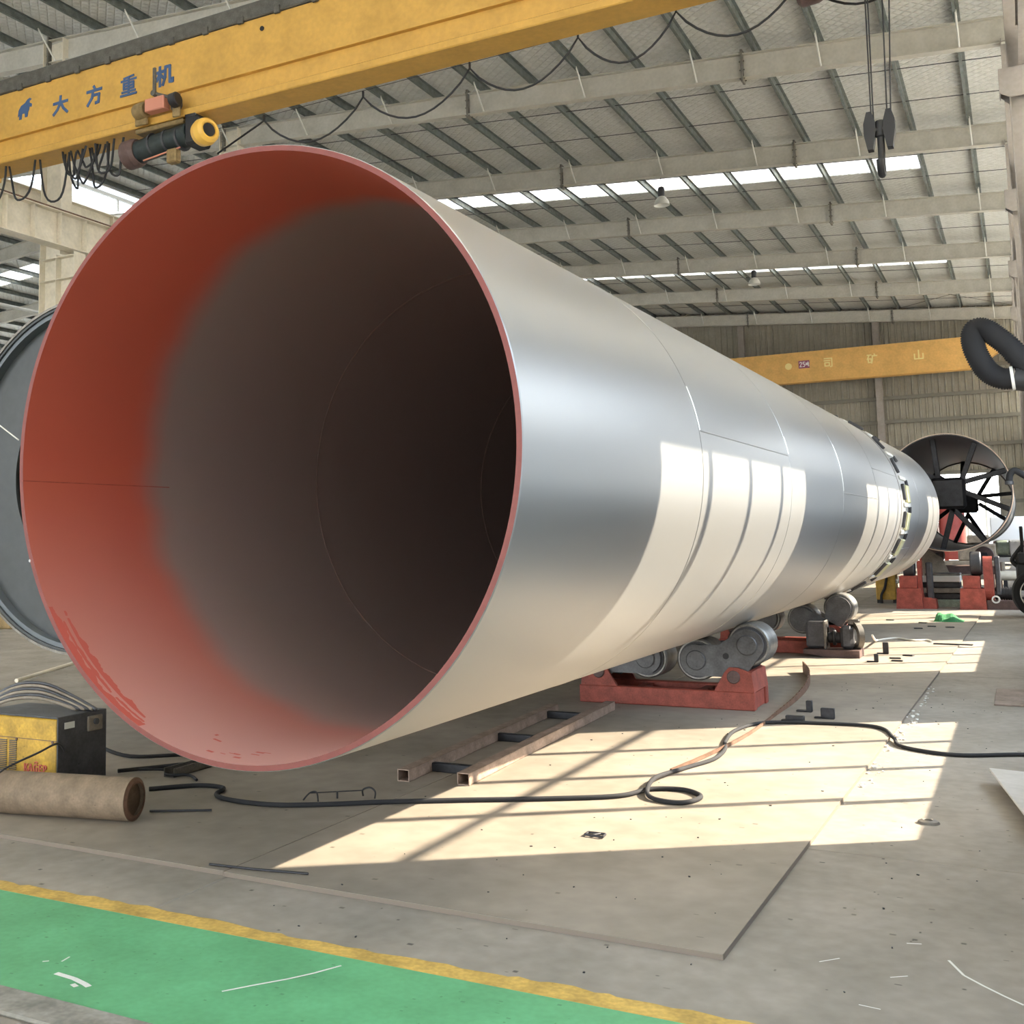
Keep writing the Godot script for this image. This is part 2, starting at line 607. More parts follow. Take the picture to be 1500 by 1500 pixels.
func build_walls():
	# far gable wall, corrugated sheets with the door opening in it
	var w := structure("wall_far")
	var x := -20.0
	while x < 1.05:
		var wd: float = min(1.05, 1.12 - x)
		var y0 := 4.95 if (x + wd > -5.45 and x < -0.95) else 0.0
		var g := G.new()
		corrugated(g, Vector3(x, y0, -70.6), Vector3.RIGHT, Vector3(0, roof_y(x + wd) + 0.3 - y0, 0), Vector3(0, 0, 1), wd - 0.02)
		part("wall_panel", g, mats["wall_panel"], w)
		x += 1.05
	var g2 := G.new()
	g2.prism([Vector2(-62, 0), Vector2(-20, 0), Vector2(-20, 16.3), Vector2(-36.5, 17.7), Vector2(-62, 15.6)], Vector3(0, 0, -70.6), Vector3.RIGHT, Vector3.UP, Vector3(0, 0, -0.1))
	part("wall_sheet", g2, mats["wall_plain"], w)
	g2 = G.new()
	g2.prism([Vector2(-20, 0), Vector2(-5.45, 0), Vector2(-5.45, 4.97), Vector2(-0.92, 4.97), Vector2(-0.92, 0), Vector2(1.3, 0), Vector2(1.3, 14.5), Vector2(-20, 16.3)], Vector3(0, 0, -70.63), Vector3.RIGHT, Vector3.UP, Vector3(0, 0, -0.05))
	part("wall_sheet", g2, mats["wall_panel"], w)
	for y in [1.7, 3.3, 5.0, 6.55, 8.1, 9.5, 11.0, 12.5]:
		var g := G.new()
		if y < 4.9:
			g.span(Vector3(-36, y - 0.1, -70.52), Vector3(-5.5, y + 0.1, -70.38))
			g.span(Vector3(-0.9, y - 0.1, -70.52), Vector3(1.1, y + 0.1, -70.38))
		else:
			g.span(Vector3(-36, y - 0.1, -70.52), Vector3(1.1, y + 0.1, -70.38))
		part("girt", g, mats["girt"], w)
	var ds := structure("door_1")
	var dg := G.new()
	dg.span(Vector3(-5.5, 0, -70.62), Vector3(-5.36, 5.05, -70.3))
	dg.span(Vector3(-0.98, 0, -70.62), Vector3(-0.84, 5.05, -70.3))
	dg.span(Vector3(-5.36, 4.9, -70.62), Vector3(-0.98, 5.05, -70.3))
	part("door_frame", dg, mats["girt"], ds)

	# right wall: sill, piers between the windows, a band, and translucent sheets higher up
	w = structure("wall_right")
	var g := G.new()
	var WX := 1.1
	g.span(Vector3(WX, 0, 18), Vector3(WX + 0.18, 1.34, -70.7))
	g.span(Vector3(WX, 4.42, 18), Vector3(WX + 0.18, 7.6, -70.7))
	g.span(Vector3(WX, 13.4, 18), Vector3(WX + 0.18, 14.5, -70.7))
	part("wall_sheet", g, mats["wall_dark"], w)
	g = G.new()
	var zprev := 18.0
	for k in range(-3, 8):
		var z0 := -7.75 - 8.0 * k
		g.span(Vector3(WX, 1.34, zprev), Vector3(WX + 0.18, 4.42, z0))
		zprev = z0 - 4.262
	g.span(Vector3(WX, 1.34, zprev), Vector3(WX + 0.18, 4.42, -70.7))
	part("pier", g, mats["wall_dark"], w)
	for k in range(-3, 8):
		var z0 := 18.0 - (k + 3) * 8.06
		g = G.new()
		g.span(Vector3(WX + 0.05, 7.6, z0 - 0.02), Vector3(WX + 0.07, 13.4, z0 - 8.04))
		part("translucent_panel", g, mats["skylight"], w)
	for k in range(-3, 8):
		var z0 := -7.75 - 8.0 * k
		var win := structure("window_%d" % (k + 4))
		g = G.new()
		for i in 5:
			g.span(Vector3(WX + 0.05, 1.34, z0 - 1.0655 * i + 0.03), Vector3(WX + 0.11, 4.42, z0 - 1.0655 * i - 0.03))
		g.span(Vector3(WX + 0.05, 1.34, z0), Vector3(WX + 0.11, 1.39, z0 - 4.262))
		g.span(Vector3(WX + 0.05, 4.37, z0), Vector3(WX + 0.11, 4.42, z0 - 4.262))
		g.span(Vector3(WX + 0.05, 3.163, z0), Vector3(WX + 0.11, 3.187, z0 - 4.262))
		part("window_frame", g, mats["window_frame"], win)
		for i in 4:
			g = G.new()
			g.quad(Vector3(WX + 0.08, 1.38, z0 - 1.0655 * i), Vector3(WX + 0.08, 4.38, z0 - 1.0655 * i), Vector3(WX + 0.08, 4.38, z0 - 1.0655 * (i + 1)), Vector3(WX + 0.08, 1.38, z0 - 1.0655 * (i + 1)), Vector3.LEFT)
			part("pane", g, mats["glass"], win)
	# left wall; its openings and translucent band are added for more light
	w = structure("wall_left")
	g = G.new()
	g.span(Vector3(-62.2, 0, 18), Vector3(-62, 1.4, -70.7))
	g.span(Vector3(-62.2, 4.6, 18), Vector3(-62, 4.8, -70.7))
	g.span(Vector3(-62.2, 13.0, 18), Vector3(-62, 15.4, -70.7))
	part("wall_sheet", g, mats["wall_brown"], w)
	g = G.new()
	for k in 11:
		g.span(Vector3(-62.2, 1.4, 18.0 - 8.06 * k), Vector3(-62, 4.6, 18.0 - 8.06 * k - 3.0))
	part("pier", g, mats["wall_brown"], w)
	g = G.new()
	for y in [6.5, 8.2, 9.9, 11.6]:
		g.span(Vector3(-62, y, 18), Vector3(-61.85, y + 0.12, -70.5))
	for k in 15:
		g.span(Vector3(-62, 0, 16.0 - 6.0 * k), Vector3(-61.7, 14.5, 15.8 - 6.0 * k))
	part("girt", g, mats["rust"], w)
	for k in 11:
		g = G.new()
		g.span(Vector3(-62.12, 4.8, 17.98 - 8.06 * k), Vector3(-62.1, 13.0, 17.98 - 8.06 * k - 8.02))
		part("translucent_panel", g, mats["skylight"], w)  # added band, brightens the ceiling from the left
	# near gable: header and side parts round the wide open shop door
	w = structure("wall_near")
	g = G.new()
	g.span(Vector3(-62, 0, 18), Vector3(-32, 17, 18.2))
	g.span(Vector3(-1, 0, 18), Vector3(1.3, 17, 18.2))
	g.span(Vector3(-44, 9.5, 18), Vector3(-1, 17.4, 18.2))
	part("wall_sheet", g, mats["wall_plain"], w)

# ---------------------------------------------------------------- roof
func roof_strip(g: G, xa: float, xb: float, za: float, zb: float, lift := 0.22, th := 0.08):
	var a := Vector3(xa, roof_y(xa) + lift, 0)
	var b := Vector3(xb, roof_y(xb) + lift, 0)
	var poly := [Vector2(xa, a.y), Vector2(xb, b.y), Vector2(xb, b.y + th), Vector2(xa, a.y + th)]
	g.prism(poly, Vector3(0, 0, za), Vector3.RIGHT, Vector3.UP, Vector3(0, 0, zb - za))

func build_roof():
	var c := structure("ceiling")
	var bay0 := 18.08
	for b in 12:
		for k in 5:
			if b == 11 and k > 0:
				continue
			var z0 := bay0 - 8.0 * b - 1.6 * k
			var z1 := z0 - 1.588
			# skylight strips in every other bay
			var sky_here := (b % 2 == 1 and b >= 5 and k == 2) or (b == 9 and k == 2)
			var added_near_sky: bool = b < 5 and k == 2  # strips added behind the camera for more ambient light
			var in_vent: bool = z0 < -31.0 and z0 > -62.0
			var left_edge := -33.0 if in_vent else -36.5
			if sky_here or added_near_sky:
				var g := G.new()
				roof_strip(g, -2.2, 1.3, z0, z1)
				roof_strip(g, left_edge, -26.2, z0, z1)
				part("roof_panel", g, mats["insulation"], c)
				for i in 15:
					g = G.new()
					roof_strip(g, -2.2 - 1.6 * i - 1.58, -2.2 - 1.6 * i, z0, z1, 0.25, 0.02)
					part("real_or_added_skylight", g, mats["roof_light"], c)
			else:
				var g := G.new()
				roof_strip(g, left_edge, 1.3, z0, z1)
				part("roof_panel", g, mats["insulation"], c)
			var g3 := G.new()
			if sky_here or added_near_sky or (b < 6 and k in [1, 3]) or (b > 8 and k in [1, 3]):  # extra left slope strips added out of view to brighten the hall
				roof_strip(g3, -42.0, -36.5, z0, z1)
				roof_strip(g3, -62.2, -56.0, z0, z1)
				part("roof_panel", g3, mats["insulation"], c)
				for i in 8:
					g3 = G.new()
					roof_strip(g3, -42.0 - 1.75 * i - 1.73, -42.0 - 1.75 * i, z0, z1, 0.25, 0.02)
					part("real_or_added_skylight", g3, mats["roof_light"], c)
			else:
				roof_strip(g3, -62.2, -36.5, z0, z1)
				part("roof_panel", g3, mats["insulation"], c)
	# Z purlins along the hall
	for i in 23:
		var x := -0.6 - 1.61 * i
		if x < -33.2 and x > -36.3:
			continue
		c_purlin(c, x)
	for i in 15:
		c_purlin(c, -37.6 - 1.7 * i)
	# sag rods across the bays, resting under the purlins
	for b in range(6, 11):
		for t in [2.75, 5.4]:
			var z: float = bay0 - 8.0 * b - t
			var g := G.new()
			g.pipe([Vector3(0.5, roof_y(0.5) + 0.1, z), Vector3(-32.5, roof_y(-32.5) + 0.1, z)], 0.012, 5)
			part("sag_rod", g, mats["dark_steel"], c)
	# crossed bracing rods by the right eave and down the middle of the last bay
	for b in range(10, 11):
		var za := bay0 - 8.0 * b
		var g := G.new()
		g.pipe([Vector3(0.4, roof_y(0.4) + 0.05, za - 0.2), Vector3(-5.4, roof_y(-5.4) + 0.05, za - 7.8)], 0.014, 5)
		g.pipe([Vector3(-5.4, roof_y(-5.4) + 0.02, za - 0.2), Vector3(0.4, roof_y(0.4) + 0.02, za - 7.8)], 0.014, 5)
		part("bracing_rod", g, mats["bare_steel"], c)
	# raised ridge ventilator: kerbs, posts, and a translucent ribbed sheet over the slot
	var vent := G.new()
	vent.span(Vector3(-36.62, 16.95, -31), Vector3(-36.42, 17.42, -62))
	vent.span(Vector3(-33.1, 16.86, -31), Vector3(-32.98, 17.3, -62))
	part("vent_kerb", vent, mats["white_steel"], c)
	vent = G.new()
	for i in 9:
		vent.span(Vector3(-36.9, 17.2, -31.2 - 3.8 * i), Vector3(-36.82, 18.25, -31.3 - 3.8 * i))
		vent.span(Vector3(-33.06, 17.2, -31.2 - 3.8 * i), Vector3(-33.0, 18.9, -31.3 - 3.8 * i))
	vent.span(Vector3(-37.0, 18.2, -31), Vector3(-36.85, 18.36, -62))
	part("vent_post", vent, mats["girt"], c)
	vent = G.new()
	corrugated(vent, Vector3(-36.95, 18.36, -31), Vector3(4.6, 0.55, 0) / 4.63, Vector3(0, 0, -31), Vector3(-0.55, 4.6, 0) / 4.63, 4.63, 0.26, 0.05)
	part("vent_sheet", vent, mats["blue_sheet"], c)

func c_purlin(c: Node3D, x: float):
	var y := roof_y(x) + 0.005
	var g := G.new()
	var pl := [Vector2(-0.07, 0), Vector2(0.006, 0), Vector2(0.006, 0.2), Vector2(0.08, 0.2), Vector2(0.08, 0.212), Vector2(-0.006, 0.212), Vector2(-0.006, 0.012), Vector2(-0.07, 0.012)]
	g.prism(pl, Vector3(x, y, 18), Vector3.RIGHT, Vector3.UP, Vector3(0, 0, -88.5))
	part("purlin", g, mats["purlin"], c)

func build_rafters():
	var names := ["roof rafter behind the lettered yellow crane, with a large bolted joint", "nearest roof rafter in clear view, passing behind the crane hook's ropes", "roof rafter right above the long skylight strip, at the height of the black crane hook", "roof rafter just beyond the nearer skylight strip and its hanging lamp", "roof rafter just before the farther, narrower skylight strip", "roof rafter just beyond the farther skylight strip and its small lamp", "roof rafter against the far gable wall, above the far yellow crane"]
	var first: Node3D = null
	for k in 7:
		var at := Vector3(0, 0, -21.92 - 8.0 * k)
		if first:
			copy(first, at, names[k])
			continue
		first = thing("roof_rafter", names[k], "rafter", at, "steel roof rafters")
		var slope := Vector3(-36.6, 0.083 * 36.6, 0)
		for side in 2:
			var o := Vector3(0.6, roof_y(0.6), 0) if side == 0 else Vector3(-36.5, roof_y(-36.5), 0)
			var e := Vector3(-36.5, roof_y(-36.5), 0) if side == 0 else Vector3(-62, roof_y(-62), 0)
			var d := (e - o).normalized()
			var up := Vector3(-d.y, d.x, 0)
			if up.y < 0:
				up = -up
			var L := (e - o).length()
			var bs := Basis(d, up, d.cross(up))
			var g := G.new()
			g.box(o + d * L * 0.5 - up * 0.345, Vector3(L, 0.63, 0.014), 0.0, bs)
			g.box(o + d * L * 0.5 - up * 0.015, Vector3(L, 0.022, 0.26), 0.0, bs)
			g.box(o + d * L * 0.5 - up * 0.67, Vector3(L, 0.022, 0.26), 0.0, bs)
			part("beam", g, mats["rafter"], first, true)
		for x in [-5.8, -14.0, -23.4, -31.0]:
			var g := G.new()
			g.box(Vector3(x, roof_y(x) - 0.345, 0), Vector3(0.06, 0.9, 0.3), 0.008)
			for yy in [-0.36, -0.12, 0.12, 0.36]:
				for zz in [-0.1, 0.1]:
					g.cyl(Vector3(x - 0.07, roof_y(x) - 0.345 + yy, zz), Vector3(x + 0.07, roof_y(x) - 0.345 + yy, zz), 0.02, 6)
			part("splice_plate", g, mats["splice"], first, true)
		for i in 11:
			var x := -0.6 - 1.61 * (2 * i)
			var g := G.new()
			g.pipe([Vector3(x, roof_y(x) + 0.05, 0.75), Vector3(x + 0.02, roof_y(x) - 0.66, 0.1)], 0.026, 5)
			part("flange_brace", g, mats["white_steel"], first, true)

# ---------------------------------------------------------------- columns and crane runways
func i_column(g: G, x0: float, x1: float, y0: float, y1: float, z: float, w := 0.3):
	g.span(Vector3(x0, y0, z - w * 0.5), Vector3(x0 + 0.02, y1, z + w * 0.5))
	g.span(Vector3(x1 - 0.02, y0, z - w * 0.5), Vector3(x1, y1, z + w * 0.5))
	g.span(Vector3(x0 + 0.02, y0, z - 0.008), Vector3(x1 - 0.02, y1, z + 0.008))

func build_columns():
	var where := ["nearest and largest steel column on the right, with a crane bracket", "second steel column on the right, its bracket just below the first one's", "third steel column on the right, seen below and behind the second bracket", "fourth steel column on the right, small, its bracket above the black hose", "fifth steel column on the right, mostly hidden behind nearer columns", "sixth steel column on the right, next to the far gable wall"]
	var first: Node3D = null
	for k in 6:
		var at := Vector3(0.3, 0, -21.92 - 8.0 * k)
		if first:
			copy(first, at, where[k])
			continue
		first = thing("steel_column", where[k], "column", at, "right row of columns")
		var g := G.new()
		i_column(g, 0.0, 0.62, 0, 13.5, 0.0, 0.36)
		part("shaft", g, mats["column"], first, true)
		g = G.new()
		g.prism([Vector2(-0.15, 9.36), Vector2(0.0, 9.2), Vector2(0.68, 9.2), Vector2(0.68, 9.74), Vector2(-0.15, 9.74)], Vector3(0, 0, -0.2), Vector3.RIGHT, Vector3.UP, Vector3(0, 0, 0.02))
		g.prism([Vector2(-0.15, 9.3), Vector2(0.0, 9.2), Vector2(0.68, 9.2), Vector2(0.68, 9.74), Vector2(-0.15, 9.74)], Vector3(0, 0, 0.18), Vector3.RIGHT, Vector3.UP, Vector3(0, 0, 0.02))
		g.span(Vector3(-0.15, 9.72, -0.2), Vector3(0.68, 9.74, 0.2))
		g.span(Vector3(-0.15, 9.3, -0.2), Vector3(-0.13, 9.74, 0.2))
		part("crane_bracket", g, mats["column"], first, true)
		g = G.new()
		g.box(Vector3(0.31, 0.02, 0), Vector3(0.8, 0.04, 0.5), 0.008)
		part("base_plate", g, mats["column"], first, true)
	# right runway beam
	var g2 := G.new()
	var rr := thing("crane_runway", "straight crane runway beam carried by the brackets of the right columns", "beam", Vector3(0.62, 9.74, -34))
	for k in 8:
		g2 = G.new()
		i_beam_z(g2, 0.62, 9.75, 10.5, -6.1 - 8.0 * k, -13.73 - 8.0 * k, 0.3)
		part("girder", g2, mats["column"], rr)

	where = ["heavy cream column under the crane runway at the left, beside the grey shell", "cream column behind the red rimmed shell, second along the left runway", "third column along the left runway, behind the big shell", "fourth column along the left runway, behind the big shell", "fifth column along the left runway, behind the big shell", "last column along the left runway, next to the far gable wall"]
	first = null
	for k in 6:
		var at := Vector3(-23.0, 0, -21.92 - 8.0 * k)
		if first:
			copy(first, at, where[k])
			continue
		first = thing("runway_column", where[k], "column", at, "left row of columns")
		var g := G.new()
		i_column(g, -0.5, 0.28, 9.7, 15.95, 0.0, 0.42)
		part("upper_shaft", g, mats["runway"], first, true)
		g = G.new()
		i_column(g, -0.52, 0.82, 0.0, 9.7, 0.0, 0.42)
		g.span(Vector3(0.1, 0, -0.2), Vector3(0.12, 9.7, 0.2))
		part("lower_shaft", g, mats["runway"], first, true)
		for y in [9.62, 9.0, 8.1, 6.6, 4.0]:
			g = G.new()
			g.span(Vector3(-0.5, y - 0.01, -0.2), Vector3(0.8, y + 0.01, 0.2))
			part("stiffener", g, mats["runway"], first, true)
		g = G.new()
		g.box(Vector3(0.15, 0.02, 0), Vector3(1.6, 0.04, 0.6), 0.008)
		part("base_plate", g, mats["runway"], first, true)
	var rb := thing("crane_runway", "deep cream crane runway beam with upright stiffeners, across the left column", "beam", Vector3(-22.42, 9.76, -34))
	g2 = G.new()
	i_beam_z(g2, -22.42, 9.76, 10.72, 2.0, -70.0, 0.42)
	part("girder", g2, mats["runway"], rb)
	for i in 62:
		g2 = G.new()
		var z := -12.0 - 0.93 * i
		g2.span(Vector3(-22.6, 9.79, z - 0.008), Vector3(-22.24, 10.69, z + 0.008))
		part("stiffener", g2, mats["runway"], rb)
	g2 = G.new()
	g2.span(Vector3(-22.47, 10.72, 2), Vector3(-22.37, 10.84, -70), 0.02)
	part("rail", g2, mats["rust"], rb)
	rb = thing("crane_runway", "second cream runway beam, higher and behind the left one, below the bright roof slot", "beam", Vector3(-24.2, 10.6, -34))
	g2 = G.new()
	i_beam_z(g2, -24.2, 10.6, 11.86, 2.0, -70.0, 0.36)
	part("girder", g2, mats["runway"], rb)
	for i in 30:
		g2 = G.new()
		var z := -14.0 - 1.86 * i
		g2.span(Vector3(-24.36, 10.63, z - 0.008), Vector3(-24.04, 11.83, z + 0.008))
		part("stiffener", g2, mats["runway"], rb)
	g2 = G.new()
	g2.pipe([Vector3(-45.0, 14.1, -30), Vector3(-45.0, 14.1, -70)], 0.09, 8)
	solo("roof_conduit", "pale straight pipe under the roof at the far left, above the grey shell", "pipe", Vector3(-45.0, 14.0, -50), g2, mats["white_steel"])

func i_beam_z(g: G, x: float, y0: float, y1: float, z0: float, z1: float, w: float):
	g.span(Vector3(x - w * 0.5, y0, z0), Vector3(x + w * 0.5, y0 + 0.025, z1))
	g.span(Vector3(x - w * 0.5, y1 - 0.025, z0), Vector3(x + w * 0.5, y1, z1))
	g.span(Vector3(x - 0.008, y0 + 0.025, z0), Vector3(x + 0.008, y1 - 0.025, z1))

func build_outside():
	# gable posts
	var lab := ["tall beige gable post on the far wall, rising beside the spoked drum", "tall beige gable post on the far wall, left one, just above the shell"]
	for i in 2:
		var x: float = [-6.78, -14.52][i]
		var p := thing("gable_post", lab[i], "column", Vector3(x, 0, -70.2), "posts of the far gable wall")
		var g := G.new()
		i_column(g, -0.18, 0.18, 0.0, roof_y(x) - 0.65, 0.0, 0.34)
		g.span(Vector3(-0.17, 0.0, 0.12), Vector3(0.17, roof_y(x) - 0.65, 0.15))
		part("post", g, mats["column"], p, true)
		g = G.new()
		g.box(Vector3(0, 0.02, 0), Vector3(0.6, 0.04, 0.5), 0.006)
		part("base_plate", g, mats["column"], p, true)
	var s := structure("ground")
	var g := G.new()
	g.span(Vector3(-160, -0.5, -75.0), Vector3(160, -0.06, -260))
	g.span(Vector3(-160, -0.5, 18.0), Vector3(160, -0.06, 140))
	g.span(Vector3(4.0, -0.5, 18), Vector3(160, -0.06, -75))
	g.span(Vector3(-160, -0.5, 18), Vector3(-62, -0.06, -75))
	part("yard", g, mats["asphalt"], s)
	var nb := thing("added_dark_hall", "added unseen grey hall across the yard on the right, darkening the shell reflections", "added_building", Vector3(30, -0.06, -28))  # added out of view to darken what the shell reflects
	g = G.new()
	g.span(Vector3(24, -0.06, 40), Vector3(38, 9.5, -100))
	part("added_hall_wall", g, mats["added_hall"], nb)
	g = G.new()
	g.prism([Vector2(23.6, 9.5), Vector2(38.4, 9.5), Vector2(31, 10.6)], Vector3(0, 0, 40), Vector3.RIGHT, Vector3.UP, Vector3(0, 0, -140))
	part("added_hall_roof", g, mats["girt"], nb)
	# things in the yard, seen through the door
	var t := thing("box_truck", "big plain white box truck outside the far door, behind the drum", "truck", Vector3(-0.6, -0.06, -88))
	g = G.new()
	g.box(Vector3(-0.6, 1.75, -88), Vector3(4.6, 2.35, 9.0), 0.06)
	part("box_body", g, mats["white_paint"], t)
	g = G.new()
	g.box(Vector3(-0.6, 0.5, -88), Vector3(3.6, 0.3, 8.6), 0.04)
	part("chassis", g, mats["black"], t)
	for x in [-2.2, 1.0]:
		for z in [-84.8, -91.0]:
			g = G.new()
			g.cyl(Vector3(x - 0.15, 0.42, z), Vector3(x + 0.15, 0.42, z), 0.48, 20, 0.06)
			part("wheel", g, mats["rubber"], t)
	t = thing("site_hut", "low brownish flat roofed hut outside the far door, seen between the drum's spokes", "hut", Vector3(-4.8, -0.06, -96))
	g = G.new()
	g.box(Vector3(-4.8, 1.0, -96), Vector3(4.4, 2.1, 4.0), 0.03)
	part("hut_wall", g, mats["khaki"], t)
	g = G.new()
	g.box(Vector3(-4.8, 2.2, -96), Vector3(4.8, 0.3, 4.4), 0.03)
	part("hut_roof", g, mats["maroon"], t)
	for i in 3:
		var x: float = [-3.0, -1.95, -1.55][i]
		var h: float = [5.6, 4.0, 3.0][i]
		g = G.new()
		g.cyl(Vector3(x, -0.06, -80.0 - i), Vector3(x, h, -80.0 - i), 0.07 - 0.015 * i, 10)
		solo("yard_post", ["tall thin dark post outside the far door, behind the drum's spokes", "middle thin post outside the far door, left of the white box truck", "short thin post outside the far door, beside the white box truck's corner"][i], "post", Vector3(x, -0.06, -80.0 - i), g, mats["girt"])

# ---------------------------------------------------------------- cranes
const DA := [[[0.04, 0.64], [0.96, 0.66]], [[0.5, 0.99], [0.47, 0.6], [0.3, 0.28], [0.04, 0.04]], [[0.52, 0.62], [0.7, 0.3], [0.96, 0.04]]]
const FANG := [[[0.46, 1.0], [0.54, 0.86]], [[0.04, 0.76], [0.96, 0.78]], [[0.42, 0.76], [0.36, 0.4], [0.08, 0.02]], [[0.38, 0.52], [0.82, 0.52], [0.78, 0.1], [0.6, 0.08]]]
const ZHONG := [[[0.8, 1.0], [0.2, 0.93]], [[0.04, 0.8], [0.96, 0.81]], [[0.2, 0.66], [0.8, 0.66], [0.8, 0.36], [0.2, 0.36], [0.2, 0.66]], [[0.2, 0.51], [0.8, 0.51]], [[0.5, 0.96], [0.5, 0.03]], [[0.1, 0.2], [0.9, 0.2]], [[0.02, 0.03], [0.98, 0.03]]]
const JI := [[[0.03, 0.72], [0.44, 0.74]], [[0.23, 1.0], [0.23, 0.0]], [[0.22, 0.68], [0.03, 0.3]], [[0.24, 0.62], [0.42, 0.42]], [[0.56, 0.93], [0.54, 0.4], [0.4, 0.03]], [[0.56, 0.93], [0.82, 0.93], [0.82, 0.12], [0.99, 0.1], [0.99, 0.26]]]
const KUANG := [[[0.03, 0.9], [0.42, 0.9]], [[0.22, 0.9], [0.03, 0.42]], [[0.13, 0.5], [0.4, 0.5], [0.4, 0.12], [0.13, 0.12], [0.13, 0.5]], [[0.72, 1.0], [0.76, 0.88]], [[0.52, 0.8], [0.97, 0.8]], [[0.54, 0.8], [0.52, 0.36], [0.44, 0.03]]]
const SHAN := [[[0.5, 0.97], [0.5, 0.1]], [[0.1, 0.6], [0.1, 0.08], [0.9, 0.08], [0.9, 0.6]]]
const SI := [[[0.12, 0.95], [0.88, 0.95], [0.88, 0.1], [0.72, 0.04]], [[0.1, 0.72], [0.7, 0.72]], [[0.18, 0.5], [0.62, 0.5], [0.62, 0.15], [0.18, 0.15], [0.18, 0.5]]]
const DUN := [[[0.05, 0.75], [0.32, 0.75], [0.32, 0.35], [0.05, 0.35], [0.05, 0.75]], [[0.42, 0.8], [0.98, 0.84]], [[0.5, 0.66], [0.5, 0.42], [0.94, 0.42], [0.94, 0.66]], [[0.72, 1.0], [0.72, 0.1], [0.98, 0.06], [0.98, 0.2]]]
const TWO := [[[0.1, 0.8], [0.3, 0.98], [0.75, 0.98], [0.9, 0.75], [0.1, 0.03], [0.95, 0.03]]]
const FIVE := [[[0.9, 0.98], [0.2, 0.98], [0.15, 0.55], [0.6, 0.6], [0.9, 0.35], [0.6, 0.03], [0.1, 0.06]]]

func glyph(g: G, data: Array, o: Vector3, w: float, h: float, bold: float, depth := 0.008):
	var ls := []
	for l in data:
		var v := []
		for p in l:
			v.append(Vector2(p[0], p[1]))
		ls.append(v)
	strokes(g, ls, o, Vector3(w, 0, 0), Vector3(0, h, 0), bold, Vector3(0, 0, depth))

